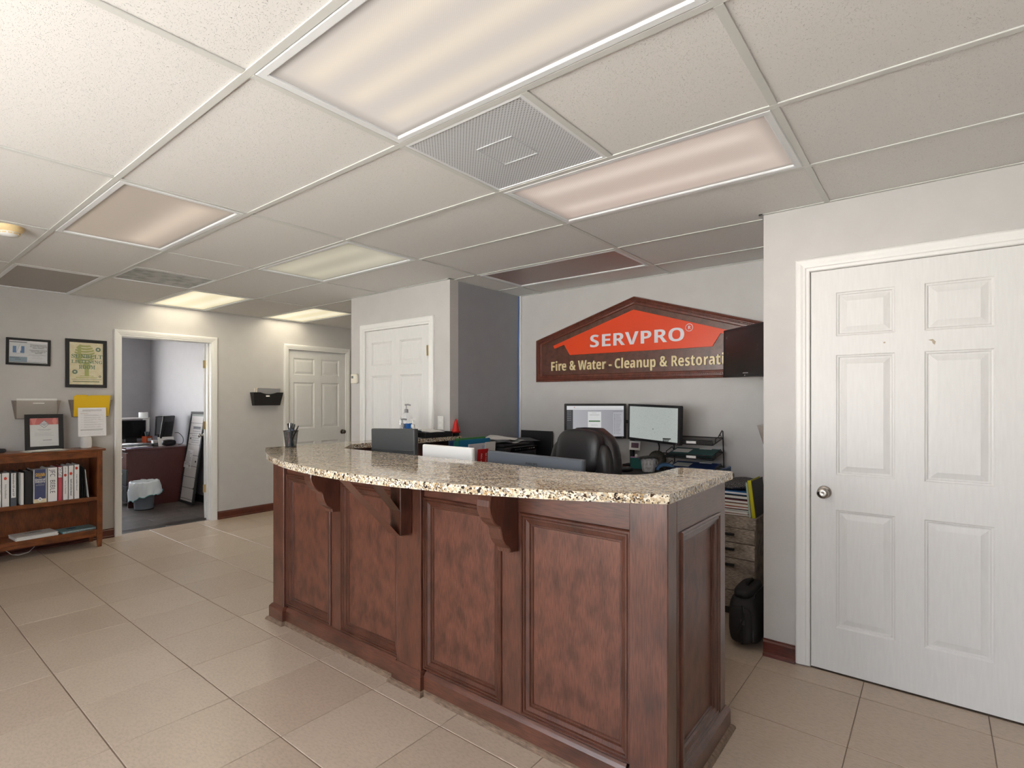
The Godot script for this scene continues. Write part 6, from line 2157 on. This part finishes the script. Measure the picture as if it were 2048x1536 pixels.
		if k < 2:
			var fm := mat("tray_folder%d" % k, [rgb(30, 60, 118), rgb(12, 84, 84)][k], 0.5)
			var f := thing("tray_folder", ["dark blue folder in the lowest tray of the wire organizer", "dark teal folder in the middle tray of the wire organizer"][k], "folder", o.transform * sh.xf * Transform3D(Basis(), Vector3(0, 0.0062, 0)))
			part("cover", MB.new().box(Vector3(0.0, 0.008, -0.005), Vector3(0.32, 0.015, 0.215), 0.002), fm, f)
			part("paper_label", MB.new().box(Vector3(-0.085, 0.0158, -0.02), Vector3(0.12, 0.001, 0.10)), M.paper, f)
			part("index_tab", MB.new().box(Vector3(0.06, 0.0158, -0.098), Vector3(0.09, 0.001, 0.02)), M.paper, f)
	# --- weathered drawer cabinet (faces -u) and what is piled on it
	o = thing("drawer_cabinet", "weathered grey-brown wood drawer cabinet between the counter end and the wall", "drawer cabinet", at(3.86, 0, 1.005))
	part("body", b2(world(o), 3.60, 4.12, 0.05, 0.565, 0.877, 1.135, 0.002), M.drift_wood, o)
	part("top", b2(world(o), 3.582, 4.13, 0.565, 0.638, 0.872, 1.14, 0.003), M.drift_wood, o)
	part("plinth", b2(world(o), 3.62, 4.10, 0.0, 0.05, 0.89, 1.12), M.black, o)
	var ys := [[0.472, 0.562], [0.372, 0.467], [0.165, 0.367], [0.055, 0.160]]
	for q in ys:
		part("drawer", b2(world(o), 3.584, 3.60, q[0], q[1], 0.879, 1.133, 0.002), M.drift_wood, o)
		if q[0] > 0.1:
			part("drawer_pull", b2(world(o), 3.566, 3.584, q[1] - 0.045, q[1] - 0.031, 1.0, 1.06, 0.002), M.black, o)
	var y := 0.639
	var stack := [["tan folder at the bottom of the pile on the drawer cabinet", rgb(150, 86, 58), 0.013], ["white paper bundle above the tan folder in the drawer cabinet's pile", rgb(226, 226, 224), 0.016], ["dark teal folder low in the drawer cabinet's pile", rgb(44, 74, 78), 0.012], ["bright red folder in the middle of the drawer cabinet's pile", rgb(170, 52, 48), 0.018], ["cream paper bundle above the red folder in the drawer cabinet's pile", rgb(220, 204, 176), 0.018], ["maroon binder high in the drawer cabinet's pile", rgb(98, 26, 38), 0.026], ["flat black binder near the top of the drawer cabinet's pile", rgb(22, 24, 28), 0.03], ["blue binder on the flat black one in the drawer cabinet's pile", rgb(30, 92, 152), 0.022]]
	for k in stack.size():
		var q: Array = stack[k]
		var f := thing("piled_folder", q[0], "folder", at(3.81, y, 1.025, [1, -2, 0, 2, -1, 0, 1, -1][k]), "files piled on the drawer cabinet")
		var w: float = q[2] - 0.0008
		part("cover", MB.new().box(Vector3(0, w / 2, 0), Vector3(0.38, w, 0.205), 0.002), mat("pile%d" % k, q[1], 0.55), f)
		part("pages", MB.new().box(Vector3(-0.004, w / 2, 0), Vector3(0.378, w * 0.5, 0.201)), M.paper, f)
		y += q[2]
	var pil := thing("tweed_pouch", "grey and white speckled woven pouch slumped on top of the drawer cabinet's pile", "pouch", at(3.80, y + 0.001, 1.02))
	var rows := []
	for i in 13:
		var t := i / 12.0 * 2.0 - 1.0
		var row := []
		for j in 20:
			var an := TAU * j / 20
			var r := sqrt(maxf(0.0, 1.0 - pow(absf(t), 3.0)))
			var px := cos(an)
			var py := sin(an)
			row.append(Vector3(0.18 * t, 0.026 + (0.034 * py if py > 0 else 0.024 * py) * r - 0.012 * maxf(0.0, -t) * (1.0 if px > 0.0 else 0.2), -0.10 * px * pow(maxf(r, 0.05), 0.4)))
		rows.append(row)
	rows.reverse()
	part("cloth", MB.new().grid(rows, true), tri_tex(mat("tweed_cloth", rgb(206, 206, 210), 0.9), T["tweed"], Vector3(9, 9, 9)), pil)
	part("zip", MB.new().tube([Vector3(-0.17, 0.03, 0.06), Vector3(0.0, 0.055, 0.065), Vector3(0.17, 0.03, 0.06)], 0.003, 6), M.charcoal, pil)
	var lg := thing("mint_folder", "pale mint folder standing slanted beside the pile on the drawer cabinet", "folder", Transform3D(Basis(Vector3.RIGHT, -0.10), P(3.74, 0.6395, 0.915)))
	part("cover", MB.new().box(Vector3(0, 0.11, 0), Vector3(0.28, 0.22, 0.005), 0.001), mat("mint", rgb(176, 206, 190), 0.6), lg)
	part("leaf", MB.new().box(Vector3(0.004, 0.108, 0.005), Vector3(0.28, 0.214, 0.003)), M.paper, lg)
	var yb := thing("yellow_binder", "yellow-green edged grey binder leaning at the wall side of the drawer cabinet", "binder", Transform3D(Basis(Vector3.RIGHT, -0.12), P(3.74, 0.6395, 0.888)))
	part("spine", MB.new().box(Vector3(-0.14, 0.118, 0), Vector3(0.012, 0.236, 0.022), 0.002), mat("lime", rgb(190, 186, 22), 0.5), yb)
	part("cover", MB.new().box(Vector3(0.004, 0.114, 0.009), Vector3(0.28, 0.228, 0.003), 0.001), M.charcoal, yb)
	part("rear_cover", MB.new().box(Vector3(0.004, 0.116, -0.009), Vector3(0.28, 0.232, 0.003), 0.001), M["lime"], yb)
	part("pages", MB.new().box(Vector3(0.004, 0.112, 0), Vector3(0.27, 0.218, 0.014)), M.pale_ink, yb)
	var bf := thing("navy_binder", "navy binder standing on end behind the far corner of the granite counter", "binder", at(3.88, 0.6395, 1.1385))
	bf.position = P(3.88, 0.6395, 1.149)
	part("cover", MB.new().box(Vector3(0, 0.133, 0), Vector3(0.26, 0.266, 0.014), 0.003), M["folder_navy"], bf)
	part("label", MB.new().box(Vector3(-0.1305, 0.16, 0), Vector3(0.001, 0.1, 0.009)), M.paper, bf)
	# --- clear pocket on the alcove wall
	var cpk := thing("clear_pocket", "clear plastic file pocket on the alcove wall beneath the television", "wall pocket", Transform3D(Basis(Vector3.UP, PI), P(3.62, 1.045, 0.731)))
	tapered_pocket(cpk, 0.33, 0.28, 0.185, 0.105, 0.055, M.clear_plastic)
	# --- laptop bag on the floor
	o = thing("laptop_bag", "black padded laptop bag standing on the floor against the wall corner", "bag", at(3.33, 0.001, 0.835))
	var cloth := bumpy(tri_tex(mat("bag_nylon", rgb(30, 30, 32), 0.7), T["soft"], Vector3(20, 20, 20)), "bump", 0.04)
	var bag := []
	for i in 15:
		var t := i / 14.0
		var row := []
		var yy := 0.30 * t
		var tw := 1.0 - 0.22 * pow(t, 2.0)
		var rr := pow(maxf(0.0, 1.0 - pow(absf(t * 2.0 - 1.0), 5.0)), 0.5)
		for j in 28:
			var an := TAU * j / 28
			row.append(Vector3(0.185 * pwr(cos(an), 0.35) * (0.9 + 0.1 * rr) * rr, yy, -0.088 * pwr(sin(an), 0.45) * tw * rr - 0.012 * t))
		bag.append(row)
	part("body", MB.new().grid(bag, true), cloth, o)
	var pk := MB.new()
	pk.blob(Vector3(-0.172, 0.13, -0.01), Vector3(0.03, 0.10, 0.06), 0.5, 0.5, 20)
	part("end_pocket", pk, cloth, o)
	part("flap", MB.new().blob(Vector3(-0.01, 0.285, -0.015), Vector3(0.15, 0.03, 0.055), 0.6, 0.6, 24), cloth, o)
	part("handle", MB.new().tube([Vector3(-0.07, 0.29, -0.01), Vector3(-0.05, 0.325, -0.01), Vector3(0.05, 0.325, -0.01), Vector3(0.07, 0.29, -0.01)], 0.009, 8), M.black, o)
	part("strap", MB.new().tube([Vector3(-0.185, 0.24, 0.0), Vector3(-0.205, 0.18, 0.01), Vector3(-0.207, 0.10, -0.015), Vector3(-0.195, 0.03, 0.0)], 0.006, 8), M.black, o)
	part("buckle", MB.new().box(Vector3(-0.206, 0.155, 0.005), Vector3(0.006, 0.03, 0.022), 0.002), M.charcoal, o)
	for s in [-1, 1]:
		part("zip", MB.new().tube([Vector3(-0.18, 0.05, s * 0.055), Vector3(-0.17, 0.22, s * 0.055 - 0.01), Vector3(-0.10, 0.285, s * 0.05 - 0.01), Vector3(0.10, 0.285, s * 0.05 - 0.01)], 0.003, 6), M.charcoal, o)


func pwr(x: float, e: float) -> float:
	return signf(x) * pow(absf(x), e)


func smudged() -> StandardMaterial3D:
	var im := blank(160, 90, Color(0.10, 0.10, 0.105))
	for q in [[8, 12, 5, 0.6], [18, 8, 3, 0.3], [8, 26, 4, 0.2], [14, 44, 3, 0.4], [24, 76, 5, 0.22], [100, 26, 8, 0.15], [88, 34, 5, 0.18], [134, 36, 6, 0.28], [132, 44, 5, 0.3], [10, 52, 3, 0.22]]:
		for k in 30:
			var px := int(q[0] + rng.randfn() * q[2] * 0.4)
			var py := int(q[1] + rng.randfn() * q[2] * 0.4)
			if px >= 0 and py >= 0 and px < 160 and py < 90:
				im.set_pixel(px, py, Color(q[3], q[3], q[3]) * 0.8)
	var m := printed("smudged_screen", im, 0.3)
	return m


func tray_mesh() -> StandardMaterial3D:
	if M.has("tray_mesh"):
		return M["tray_mesh"]
	var m := mat("tray_mesh", rgb(26, 26, 28), 0.5)
	m.albedo_texture = T["mesh_holes"]
	m.uv1_scale = Vector3(70, 50, 1)
	m.transparency = BaseMaterial3D.TRANSPARENCY_ALPHA_SCISSOR
	m.alpha_scissor_threshold = 0.5
	return m
